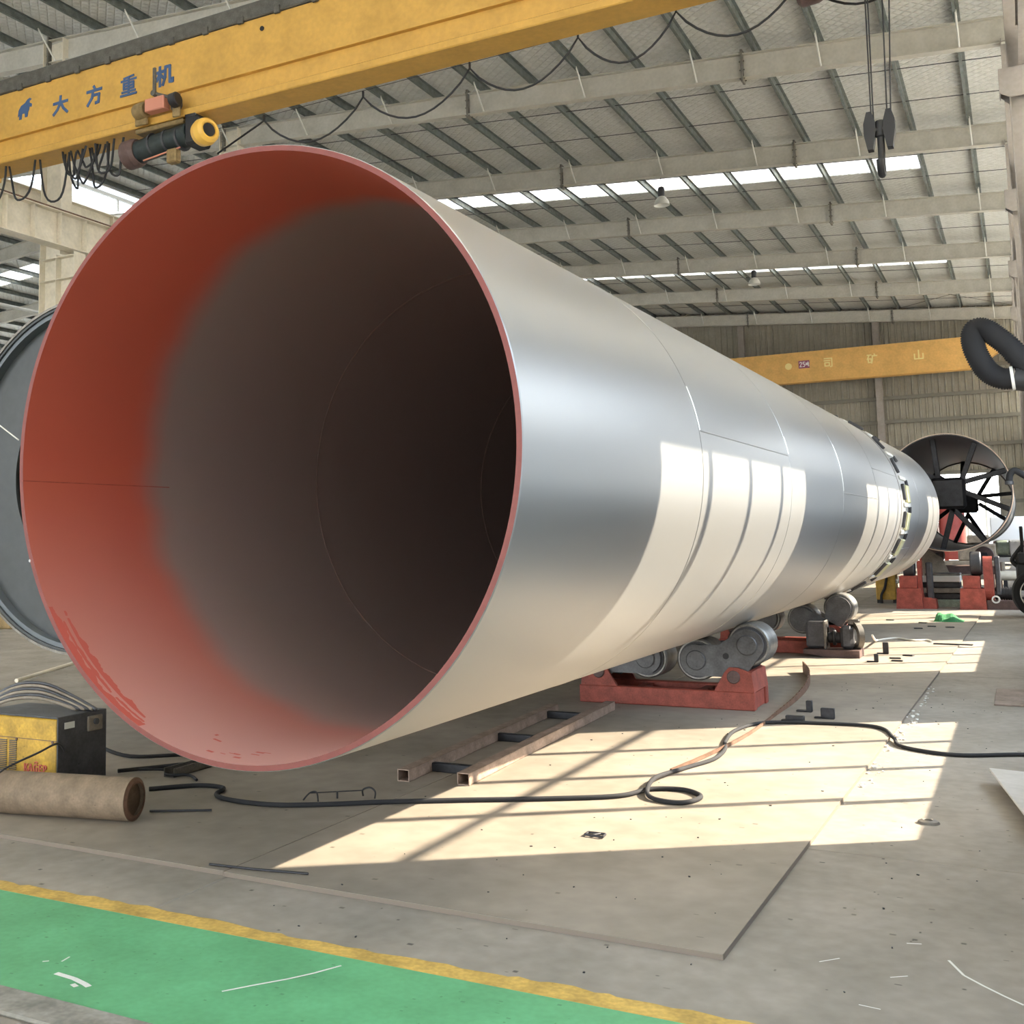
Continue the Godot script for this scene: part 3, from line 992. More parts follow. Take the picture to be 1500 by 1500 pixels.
func build_cranes():
	# near crane
	var c := thing("bridge_crane", "long orange yellow bridge crane girder with blue lettering, across the top left", "crane", Vector3(-10.9, 10.42, -17.6))
	var g := G.new()
	g.span(Vector3(-21.7, 11.04, -17.3), Vector3(-0.1, 12.11, -17.95), 0.012)
	part("box_girder", g, mats["crane"], c)
	g = G.new()
	g.span(Vector3(-21.5, 10.6, -17.38), Vector3(-0.3, 11.04, -17.86), 0.0)
	g.span(Vector3(-21.7, 11.02, -17.28), Vector3(-0.1, 11.06, -17.97), 0.006)
	part("lower_girder", g, mats["crane"], c)
	g = G.new()
	g.span(Vector3(-21.5, 10.44, -17.24), Vector3(-0.3, 10.6, -18.0), 0.02)
	part("bottom_flange", g, mats["crane"], c)
	g = G.new()
	g.span(Vector3(-21.7, 12.12, -17.26), Vector3(-0.1, 12.46, -17.6), 0.02)
	part("conductor_cover", g, mats["crane_dark"], c)
	for i in 24:
		g = G.new()
		g.box(Vector3(-21.2 + 0.9 * i, 12.14, -17.25), Vector3(0.14, 0.16, 0.06), 0.01)
		part("cover_clip", g, mats["crane_dark"], c)
	for s in 2:
		g = G.new()
		var x := -22.42 if s == 0 else 0.55
		g.box(Vector3(x, 11.2, -17.6), Vector3(0.5, 0.6, 3.2), 0.03)
		g.box(Vector3(x + (0.4 if s == 0 else -0.35), 11.35, -17.62), Vector3(0.7, 0.7, 0.6), 0.03)
		part("end_carriage", g, mats["crane"], c)
		for z in [-16.4, -18.8]:
			g = G.new()
			var ry := 10.84 if s == 0 else 10.5
			g.cyl(Vector3(x - 0.07, ry + 0.2, z), Vector3(x + 0.07, ry + 0.2, z), 0.2, 20, 0.02)
			part("travel_wheel", g, mats["dark_steel"], c)
	var xs := [-18.38, -17.36, -16.36, -15.36]
	var gl := [DA, FANG, ZHONG, JI]
	for i in 4:
		g = G.new()
		glyph(g, gl[i], Vector3(xs[i], 11.25, -17.3), 0.46, 0.42, 0.048 if i == 2 else 0.066)
		part("lettering", g, mats["lettering"], c)
	# round animal emblem: a stout four-legged beast with a raised trunk
	g = G.new()
	var em := [Vector2(0.0, 0.1), Vector2(0.02, 0.32), Vector2(0.1, 0.46), Vector2(0.22, 0.52), Vector2(0.3, 0.62), Vector2(0.38, 0.66), Vector2(0.44, 0.6), Vector2(0.37, 0.56), Vector2(0.37, 0.5), Vector2(0.45, 0.44), Vector2(0.44, 0.34), Vector2(0.37, 0.36), Vector2(0.36, 0.26), Vector2(0.33, 0.2), Vector2(0.31, 0.04), Vector2(0.23, 0.04), Vector2(0.22, 0.18), Vector2(0.14, 0.18), Vector2(0.12, 0.0), Vector2(0.04, 0.0), Vector2(0.05, 0.16)]
	g.prism(em, Vector3(-19.5, 11.38, -17.3), Vector3.RIGHT * 1.0, Vector3.UP * 0.7, Vector3(0, 0, 0.008))
	part("emblem", g, mats["lettering"], c)
	g = G.new()
	g.cyl(Vector3(-12.6, 11.86, -17.3), Vector3(-12.6, 11.86, -17.28), 0.05, 12)
	part("lifting_hole", g, mats["black"], c)

	hoist(Vector3(-15.0, 9.7, -17.6), "electric hoist with a round yellow motor under the lettered crane girder")
	var h2 := get_node("electric_hoist")
	var h3 := copy(h2, Vector3(-1.2, 9.78, -17.6), "electric hoist at the top right edge, above the black crane hook")
	h3.get_node("limit_switch").free()

	# festoon cable along the girder, hanging in even swags
	var t := thing("swagged_cable", "black power cable swagged from a wire, curving across the roof from the crane", "cable", Vector3(-8.0, 9.8, -18.4))
	g = G.new()
	var pk := [[-14.6, 10.0], [-13.36, 10.48], [-10.93, 10.47], [-8.57, 10.52], [-6.41, 10.6], [-4.63, 10.63], [-2.6, 10.66], [-0.6, 10.7]]
	var pts := []
	for i in range(pk.size() - 1):
		for k in 12:
			var u := k / 12.0
			pts.append(Vector3(lerpf(pk[i][0], pk[i + 1][0], u), lerpf(pk[i][1], pk[i + 1][1], u) - (0.0 if i == 0 else 0.68) * pow(sin(PI * u), 0.8), -18.4))
	g.pipe(pts, 0.022, 6)
	part("power_cable", g, mats["black"], t)
	g = G.new()
	g.pipe([Vector3(-14.6, 10.55, -18.4), Vector3(0.2, 10.74, -18.4)], 0.006, 4)
	part("carrier_wire", g, mats["dark_steel"], t)
	for i in range(1, pk.size()):
		g = G.new()
		g.box(Vector3(pk[i][0], pk[i][1] + 0.05, -18.4), Vector3(0.03, 0.14, 0.05), 0.005)
		part("cable_clip", g, mats["dark_steel"], t)
	# bunched loops at the left end of the girder
	t = thing("looped_cables", "bunch of black cable loops hanging under the left end of the lettered crane", "cable", Vector3(-18.0, 9.4, -17.5))
	var loops := [[-20.6, -20.05, 9.62], [-20.05, -19.1, 9.58], [-19.1, -18.05, 9.38], [-18.3, -17.9, 9.9], [-18.2, -17.5, 9.75], [-18.0, -17.25, 9.62], [-17.9, -17.2, 10.0], [-17.6, -16.95, 9.5], [-17.3, -16.62, 9.72], [-16.95, -16.4, 9.62], [-18.1, -17.7, 9.55], [-17.45, -17.1, 9.9]]
	for i in loops.size():
		var l: Array = loops[i]
		var y0 := 10.52
		pts = []
		for k in 15:
			var u := k / 14.0
			pts.append(Vector3(lerpf(l[0], l[1], u) + 0.05 * sin(u * 9.0 + i), y0 - (y0 - l[2]) * (1.0 - pow(absf(2.0 * u - 1.0), 2.2)), -17.45 - 0.05 * (i % 4)))
		g = G.new()
		g.pipe(pts, 0.026, 6)
		part("cable_loop", g, mats["black"], t)
	for x in [-20.05, -19.1, -18.3, -18.0, -17.5, -16.6]:
		g = G.new()
		g.box(Vector3(x, 10.56, -17.5), Vector3(0.06, 0.2, 0.06), 0.01)
		part("cable_trolley", g, mats["black"], t)

	# hook block
	t = thing("hook_block", "black crane hook block hanging on wire ropes at the upper right", "crane hook", Vector3(-1.47, 6.94, -17.6))
	for x in [-1.6, -1.33]:
		g = G.new()
		var pl := [Vector2(-0.09, 7.72), Vector2(-0.04, 7.9), Vector2(0.03, 7.9), Vector2(0.075, 7.74), Vector2(0.075, 7.6), Vector2(0.03, 7.32), Vector2(-0.05, 7.32), Vector2(-0.09, 7.55)]
		g.prism(pl, Vector3(x, 0, -17.68), Vector3.RIGHT, Vector3.UP, Vector3(0, 0, 0.16))
		part("sheave_guard", g, mats["black"], t)
	g = G.new()
	g.cyl(Vector3(-1.6, 7.62, -17.6), Vector3(-1.33, 7.62, -17.6), 0.07, 14, 0.01)
	g.cyl(Vector3(-1.465, 7.5, -17.6), Vector3(-1.465, 7.76, -17.6), 0.075, 14, 0.02)
	part("crosshead", g, mats["black"], t)
	g = G.new()
	var hk := curve([Vector3(-1.465, 7.5, -17.6), Vector3(-1.465, 7.3, -17.6), Vector3(-1.47, 7.14, -17.62), Vector3(-1.475, 6.98, -17.7), Vector3(-1.48, 6.94, -17.58), Vector3(-1.48, 7.02, -17.46), Vector3(-1.48, 7.12, -17.44)], 5)
	g.pipe(hk, 0.052, 10)
	part("hook", g, mats["black"], t)
	for r in [[-1.62, -1.58], [-1.585, -1.55], [-1.38, -1.36], [-1.28, -1.31]]:
		g = G.new()
		g.pipe([Vector3(r[1], 7.8, -17.6), Vector3(r[0] + 0.06, 9.86, -17.6)], 0.012, 6)
		part("wire_rope", g, mats["black"], t)

	# far crane in front of the gable
	c = thing("bridge_crane", "orange bridge crane girder with pale lettering, far away in front of the gable wall", "crane", Vector3(-12, 10.6, -69.0))
	g = G.new()
	g.prism([Vector2(-23.2, 11.3), Vector2(-22.2, 10.75), Vector2(-1.6, 10.75), Vector2(-0.25, 11.6), Vector2(-0.1, 12.45), Vector2(-23.2, 12.45)], Vector3(0, 0, -69.4), Vector3.RIGHT, Vector3.UP, Vector3(0, 0, 0.6))
	part("box_girder", g, mats["crane_far"], c)
	g = G.new()
	g.span(Vector3(-22.2, 10.62, -69.45), Vector3(-1.6, 10.75, -68.74), 0.02)
	part("bottom_flange", g, mats["crane_far"], c)
	for x in [-22.42, 0.5]:
		g = G.new()
		g.box(Vector3(x, 11.3, -69.0), Vector3(0.5, 0.7, 2.2), 0.03)
		part("end_carriage", g, mats["crane_far"], c)
	var fx := [-11.85, -9.6, -7.2, -4.75]
	var fg := [SI, SI, KUANG, SHAN]
	for i in range(1, 4):
		g = G.new()
		glyph(g, fg[i], Vector3(fx[i], 11.4, -68.8), 0.55, 0.55, 0.07, 0.01)
		part("lettering", g, mats["pale_lettering"], c)
	g = G.new()
	g.cyl(Vector3(-11.56, 11.64, -68.8), Vector3(-11.56, 11.64, -68.785), 0.2, 12)
	part("faded_mark", g, mats["pale_lettering"], c)
	g = G.new()
	g.span(Vector3(-10.98, 11.46, -68.8), Vector3(-10.36, 11.92, -68.77), 0.01)
	part("capacity_sign", g, mats["sign_red"], c)
	g = G.new()
	glyph(g, TWO, Vector3(-10.92, 11.55, -68.77), 0.14, 0.28, 0.04, 0.006)
	glyph(g, FIVE, Vector3(-10.74, 11.55, -68.77), 0.14, 0.28, 0.04, 0.006)
	glyph(g, DUN, Vector3(-10.57, 11.55, -68.77), 0.18, 0.28, 0.03, 0.006)
	part("sign_lettering", g, mats["sign_white"], c)

	# hanging high-bay lamps (unlit)
	var first := thing("hanging_lamp", "nearer bell shaped hanging lamp below the longer bright skylight strip", "lamp", Vector3(-11.05, 14.05, -40.5), "hanging hall lamps")
	g = G.new()
	g.cyl(Vector3(0, 0.62, 0), Vector3(0, 1.25, 0), 0.012, 6)
	part("cord", g, mats["dark_steel"], first, true)
	g = G.new()
	g.lathe([Vector2(0, 0.72), Vector2(0.1, 0.7), Vector2(0.13, 0.62), Vector2(0.13, 0.4), Vector2(0.1, 0.33), Vector2(0.0, 0.33)], Vector3.ZERO, Vector3.UP, 18)
	part("gear_box", g, mats["graphite"], first, true)
	g = G.new()
	g.lathe([Vector2(0.1, 0.34), Vector2(0.16, 0.3), Vector2(0.26, 0.16), Vector2(0.3, 0.0), Vector2(0.29, 0.0), Vector2(0.25, 0.15), Vector2(0.1, 0.3)], Vector3.ZERO, Vector3.UP, 24)
	part("shade", g, mats["white_steel"], first, true)
	copy(first, Vector3(-10.82, 14.03, -56.0), "farther, smaller bell shaped hanging lamp below the second skylight strip")

func hoist(at: Vector3, label: String):
	var t := thing("electric_hoist", label, "hoist", at)
	var g := G.new()
	g.cyl(Vector3(-0.95, 0.3, 0.15), Vector3(0.45, 0.42, 0.15), 0.24, 24, 0.02)
	part("rope_drum", g, mats["drum_green"], t, true)
	for x in [-0.55, -0.15, 0.2]:
		g = G.new()
		g.hoop(Vector3(x, 0.36, 0.15), Vector3(x + 0.05, 0.365, 0.15), 0.262, 0.2, 24)
		part("drum_band", g, mats["graphite"], t, true)
	g = G.new()
	g.lathe([Vector2(0, 0), Vector2(0.24, 0), Vector2(0.31, 0.06), Vector2(0.31, 0.3), Vector2(0.27, 0.4), Vector2(0, 0.4)], Vector3(-1.33, 0.27, 0.15), Vector3(1, 0.08, 0), 24)
	part("end_gearbox", g, mats["maroon"], t, true)
	g = G.new()
	g.box(Vector3(0.62, 0.42, 0.12), Vector3(0.34, 0.62, 0.5), 0.05)
	g.cyl(Vector3(0.45, 0.75, 0.2), Vector3(0.75, 0.78, 0.2), 0.16, 16, 0.02)
	part("gear_case", g, mats["black"], t, true)
	g = G.new()
	g.lathe([Vector2(0, 0), Vector2(0.2, 0), Vector2(0.26, 0.05), Vector2(0.285, 0.18), Vector2(0.26, 0.32), Vector2(0.2, 0.38), Vector2(0.16, 0.37), Vector2(0.15, 0.33), Vector2(0, 0.33)], Vector3(0.78, 0.3, 0.25), Vector3(1, 0.05, 0.35), 28)
	part("motor", g, mats["motor_yellow"], t, true)
	g = G.new()
	g.cyl(Vector3(0.78, 0.3, 0.25) + Vector3(1, 0.05, 0.35).normalized() * 0.33, Vector3(0.78, 0.3, 0.25) + Vector3(1, 0.05, 0.35).normalized() * 0.35, 0.14, 20)
	part("fan_grille", g, mats["black"], t, true)
	g = G.new()
	g.box(Vector3(-0.25, 0.67, 0.1), Vector3(1.3, 0.1, 0.5), 0.02)
	g.box(Vector3(-0.6, 0.85, 0.48), Vector3(0.34, 0.28, 0.06), 0.02)
	g.box(Vector3(0.35, 0.95, 0.48), Vector3(0.2, 0.5, 0.06), 0.02)
	part("trolley_frame", g, mats["tan"], t, true)
	for x in [-0.65, 0.3]:
		g = G.new()
		g.cyl(Vector3(x, 0.98, 0.38), Vector3(x, 0.98, 0.46), 0.14, 18, 0.015)
		part("trolley_wheel", g, mats["graphite"], t, true)
	g = G.new()
	g.lathe([Vector2(0, 0), Vector2(0.15, 0), Vector2(0.17, 0.04), Vector2(0.17, 0.26), Vector2(0.13, 0.3), Vector2(0, 0.3)], Vector3(-0.72, 1.0, 0.5), Vector3(1, 0.02, 0.1), 20)
	part("travel_motor", g, mats["tan"], t, true)
	g = G.new()
	g.box(Vector3(-0.1, 1.02, 0.56), Vector3(0.52, 0.28, 0.22), 0.02)
	part("switch_box", g, mats["pink"], t, true)
	g = G.new()
	g.cyl(Vector3(0.32, 1.0, 0.6), Vector3(0.5, 1.02, 0.6), 0.15, 16, 0.02)
	part("reducer", g, mats["black"], t, true)
	g = G.new()
	g.pipe([Vector3(0.3, 1.08, 0.6), Vector3(-0.12, 1.26, 0.6)], 0.035, 8)
	g.box(Vector3(-0.14, 1.53, 0.6), Vector3(0.08, 0.58, 0.06), 0.015)
	g.cyl(Vector3(-0.14, 1.26, 0.56), Vector3(-0.14, 1.26, 0.66), 0.06, 12)
	part("current_arm", g, mats["crane_dark"], t, true)
	g = G.new()
	g.box(Vector3(0.08, -0.02, 0.25), Vector3(0.26, 0.3, 0.2), 0.03)
	part("limit_switch", g, mats["tan"], t, true)
	g = G.new()
	g.pipe([Vector3(-0.7, 0.02, 0.3), Vector3(0.3, 0.12, 0.3)], 0.02, 6)
	part("guide_rod", g, mats["pink"], t, true)

# ---------------------------------------------------------------- the big shell
func tl(s: float, deg: float, r: float) -> Vector3:      # in the shell's own axes
	return Vector3(r * cos(deg_to_rad(deg)), r * sin(deg_to_rad(deg)), -s)

func tbasis(deg: float) -> Basis:                         # x tangent, y outwards, z along the axis
	var a := deg_to_rad(deg)
	return Basis(Vector3(sin(a), -cos(a), 0), Vector3(cos(a), sin(a), 0), Vector3(0, 0, 1))

func build_shell():
	var t := thing("rolled_steel_shell", "huge long silver steel cylinder with a red primed mouth, lying on roller stands", "cylinder", TC)
	t.basis = TB
	var th := 0.028
	var g := G.new()
	# outside: courses with fine V grooves at each girth joint
	var prof := [Vector2(TR - 0.004, 0.0), Vector2(TR, 0.006)]
	for k in 7:
		var s := 2.66 + 2.71 * k
		prof.append_array([Vector2(TR, s - 0.012), Vector2(TR - 0.003, s - 0.008), Vector2(TR - 0.003, s + 0.008), Vector2(TR, s + 0.012)])
	prof.append_array([Vector2(TR, TLEN - 0.006), Vector2(TR - 0.004, TLEN)])
	g.lathe(prof, Vector3.ZERO, Vector3(0, 0, -1), 160)
	part("outer_shell", g, mats["shell"], t, true)
	# inside: sprayed red primer at the mouth, bare dull steel beyond
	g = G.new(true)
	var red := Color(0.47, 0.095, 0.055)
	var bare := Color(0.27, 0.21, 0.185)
	var dust_and_light := Color(0.60, 0.37, 0.32)  # dusty pink, with the light on the lower wall painted in
	var N := 160
	var ss := [0.0, 0.2, 0.4, 0.55, 0.65, 0.75, 0.85, 0.95, 1.05, 1.15, 1.3, 1.6, 2.2, 2.9, 4.0, 6.0, 8.5, 11.0, 13.5, 16.2, 18.9, TLEN]
	var ri := TR - th
	var fn := FastNoiseLite.new()
	fn.seed = 5
	fn.frequency = 0.9
	for k in range(ss.size() - 1):
		for i in N:
			var P := []
			var C := []
			var NN := []
			for q in [[k, i], [k, i + 1], [k + 1, i + 1], [k + 1, i]]:
				var a: float = TAU * q[1] / N
				P.append(Vector3(cos(a), sin(a), 0) * ri + Vector3(0, 0, -ss[q[0]]))
				NN.append(Vector3(-cos(a), -sin(a), 0))
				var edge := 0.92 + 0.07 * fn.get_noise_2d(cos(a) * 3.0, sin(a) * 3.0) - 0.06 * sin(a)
				C.append(red.lerp(bare, smoothstep(edge - 0.13, edge + 0.17, ss[q[0]])).lerp(dust_and_light, 0.75 * pow(maxf(0.0, -sin(a) + 0.1) / 1.1, 1.6) * (1.0 - smoothstep(0.2, 1.8, ss[q[0]]))))
			g.tri(P[0], P[1], P[2], NN[0], NN[1], NN[2], Vector2.ZERO, Vector2.ZERO, Vector2.ZERO, C[0], C[1], C[2])
			g.tri(P[0], P[2], P[3], NN[0], NN[2], NN[3], Vector2.ZERO, Vector2.ZERO, Vector2.ZERO, C[0], C[2], C[3])
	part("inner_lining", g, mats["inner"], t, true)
	g = G.new()
	g.lathe([Vector2(ri, -0.0), Vector2(TR - 0.004, 0.0)], Vector3.ZERO, Vector3(0, 0, -1), 160)
	part("rim", g, mats["primer_rim"], t, true)
	g = G.new()
	g.lathe([Vector2(ri, 0.0), Vector2(TR - 0.004, 0.0)], Vector3(0, 0, -TLEN), Vector3(0, 0, -1), 96)
	part("far_rim", g, mats["shell"], t, true)
	# an added disc deep inside blocks light and keeps the far end dark
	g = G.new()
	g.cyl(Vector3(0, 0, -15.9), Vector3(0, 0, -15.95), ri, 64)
	part("added_light_block", g, mats["graphite"], t, true)
	# bright ground weld caps on the girth joints
	for k in 7:
		if k == 4:
			continue
		var s := 2.66 + 2.71 * k
		g = G.new()
		g.lathe([Vector2(TR - 0.004, s - 0.011), Vector2(TR + 0.002, s - 0.005), Vector2(TR + 0.002, s + 0.005), Vector2(TR - 0.004, s + 0.011)], Vector3.ZERO, Vector3(0, 0, -1), 120)
		part("girth_weld", g, mats["shell"], t, true)
	for a in [[2.66, 8.6, 20.0], [5.37, 9.2, 15.0], [8.08, 0.0, 20.0]]:
		g = G.new()
		var pts := []
		for i in 9:
			pts.append(tl(a[0], lerpf(a[1], a[2], i / 8.0), TR + 0.001))
		g.pipe(pts, 0.006, 5)
		part("bright_weld", g, mats["weld"], t, true)
	# plate seams along the shell
	for a in [[2.68, 5.36, 8.6], [8.1, 10.78, -0.8], [5.38, 8.06, 120.0], [0.0, 2.65, 200.0], [10.82, 13.4, 15.0], [13.6, 16.1, -30.0]]:
		g = G.new()
		g.pipe([tl(a[0], a[2], TR - 0.003), tl(a[1], a[2], TR - 0.003)], 0.008, 6)
		part("plate_seam", g, mats["shell"], t, true)
	# long seam inside, with its ground patches
	g = G.new()
	g.pipe([tl(0.0, -177.0, ri + 0.003), tl(1.1, -177.0, ri + 0.003)], 0.0042, 6)
	part("inside_seam", g, mats["red_oxide"], t, true)
	for k in 4:
		var s := 2.66 + 2.71 * k
		g = G.new()
		g.lathe([Vector2(ri + 0.002, s - 0.012), Vector2(ri - 0.004, s), Vector2(ri + 0.002, s + 0.012)], Vector3.ZERO, Vector3(0, 0, -1), 80)
		part("inside_weld", g, mats["inside_bead"], t, true)
	# brushed-on touch-up paint along the lower left of the mouth
	g = G.new()
	var lo := -149.0
	while lo < -115.0:
		var mid := 1.0 - pow(absf(lo + 131.0) / 19.0, 2.0)
		for band in 3:
			var s0: float = [0.001, 0.05, 0.085][band]
			var w: float = [0.052, 0.03, 0.05][band] * (0.75 + 0.5 * fn.get_noise_2d(lo * 0.25, band * 9.0)) * (1.0 if band == 0 else clampf(mid + 0.5 * fn.get_noise_2d(lo * 0.12, band * 31.0), 0.0, 1.0))
			if w < 0.012:
				continue
			var a0 := tl(s0, lo, ri - 0.0008); var a1 := tl(s0, lo + 0.3, ri - 0.0008)
			var b1 := tl(s0 + w, lo + 0.3, ri - 0.0008); var b0 := tl(s0 + w, lo, ri - 0.0008)
			g.quadn(a0, a1, b1, b0, -a0)
		lo += 0.3
	part("touch_up_paint", g, mats["touch_up"], t, true)
	for i in 10:
		g = G.new()
		var a := rng.randf_range(-106.0, -92.0)
		var s := rng.randf_range(0.06, 0.3)
		var l := rng.randf_range(0.6, 2.2)
		var wd := rng.randf_range(0.008, 0.025)
		g.quadn(tl(s, a, ri - 0.0008), tl(s, a + l, ri - 0.0008), tl(s + wd, a + l, ri - 0.0008), tl(s + wd, a, ri - 0.0008), -tl(s, a, ri))
		part("paint_smear", g, mats["touch_up"], t, true)
	# fit-up plates round the open joint
	g = G.new()
	g.hoop(Vector3(0, 0, -13.46), Vector3(0, 0, -13.54), TR + 0.003, TR - 0.01, 96)
	part("joint_gap", g, mats["bare_steel"], t, true)
	for i in 22:
		var d := 16.36 * i + 6.0
		g = G.new()
		g.box(tl(13.8, d, TR + 0.02), Vector3(0.24, 0.04, 0.05), 0.006, tbasis(d))
		part("fit_up_bar", g, mats["graphite"], t, true)
		g = G.new()
		g.box(tl(14.5, d + 6.0, TR + 0.02), Vector3(0.1, 0.04, 0.06), 0.006, tbasis(d + 6.0))
		part("fit_up_stop", g, mats["graphite"], t, true)
		g = G.new()
		g.box(tl(14.16, d - 7.6, TR + 0.012), Vector3(0.06, 0.024, 0.8), 0.006, tbasis(d - 7.6))
		part("bridge_strap", g, mats["white_steel"], t, true)
		if i % 22 in [0, 21, 20, 19, 10, 12]:
			g = G.new()
			g.box(tl(14.2, d - 1.0, TR + 0.022), Vector3(0.26, 0.044, 0.36), 0.008, tbasis(d - 1.0))
			part("wedge_block", g, mats["lug_yellow"], t, true)

func build_second_shell():
	var at := Vector3(-6.4, 2.18, -6.36)
	var t := thing("second_steel_shell", "blue grey steel cylinder end standing behind the red mouth at the left edge", "cylinder", at)
	var g := G.new()
	g.hoop(Vector3(0, 0, 0), Vector3(0, 0, -11.0), 1.4, 1.365, 96)
	part("outer_shell", g, mats["blue_grey"], t, true)
	g = G.new()
	g.hoop(Vector3(0, 0, 0.012), Vector3(0, 0, -0.05), 1.405, 1.385, 96)
	part("rim", g, mats["bare_steel"], t, true)
	g = G.new()
	g.lathe([Vector2(1.365, 0.02), Vector2(1.33, 0.02), Vector2(1.33, 0.12), Vector2(1.365, 0.12)], Vector3.ZERO, Vector3(0, 0, -1), 96)
	part("stiffening_ring", g, mats["blue_grey_dark"], t, true)
	g = G.new()
	g.hoop(Vector3(0, 0, -0.1), Vector3(0, 0, -0.125), 1.365, 0.83, 96)
	part("end_plate", g, mats["blue_grey"], t, true)
	g = G.new()
	g.pipe([Vector3(-1.16, 0.536, -0.098), Vector3(-0.8, 0.32, -0.098)], 0.006, 5)
	part("weld_line", g, mats["white_steel"], t, true)
	# cradle under it, seen dark at the far left
	t = thing("shell_cradle", "dark low cradle under the blue grey shell, with a small white tag", "cradle", Vector3(-6.4, 0, -9.5))
	g = G.new()
	g.span(Vector3(-8.2, 0.0, -9.2), Vector3(-4.6, 0.3, -9.9), 0.02)
	part("cradle_beam", g, mats["maroon"], t)
	for s in [-1.0, 1.0]:
		g = G.new()
		g.cyl(Vector3(-6.4 + s * 0.8, 0.85 - 0.12, -9.35), Vector3(-6.4 + s * 0.8, 0.73, -9.75), 0.22, 24, 0.02)
		part("roller", g, mats["wheel_face"], t)
		g = G.new()
		g.prism([Vector2(-0.3, 0), Vector2(0.3, 0), Vector2(0.12, 0.55), Vector2(-0.12, 0.55)], Vector3(-6.4 + s * 0.8, 0.3, -9.25), Vector3.RIGHT, Vector3.UP, Vector3(0, 0, -0.06))
		part("roller_bracket", g, mats["maroon"], t)

# ---------------------------------------------------------------- roller stands
func stadium(a: Vector2, b: Vector2, ra: float, rb: float) -> Array:
	var d := (b - a).angle()
	var out := circle2(a, ra, 14, d + PI * 0.5, d + PI * 1.5)
	out.append_array(circle2(b, rb, 14, d - PI * 0.5, d + PI * 0.5))
	return out

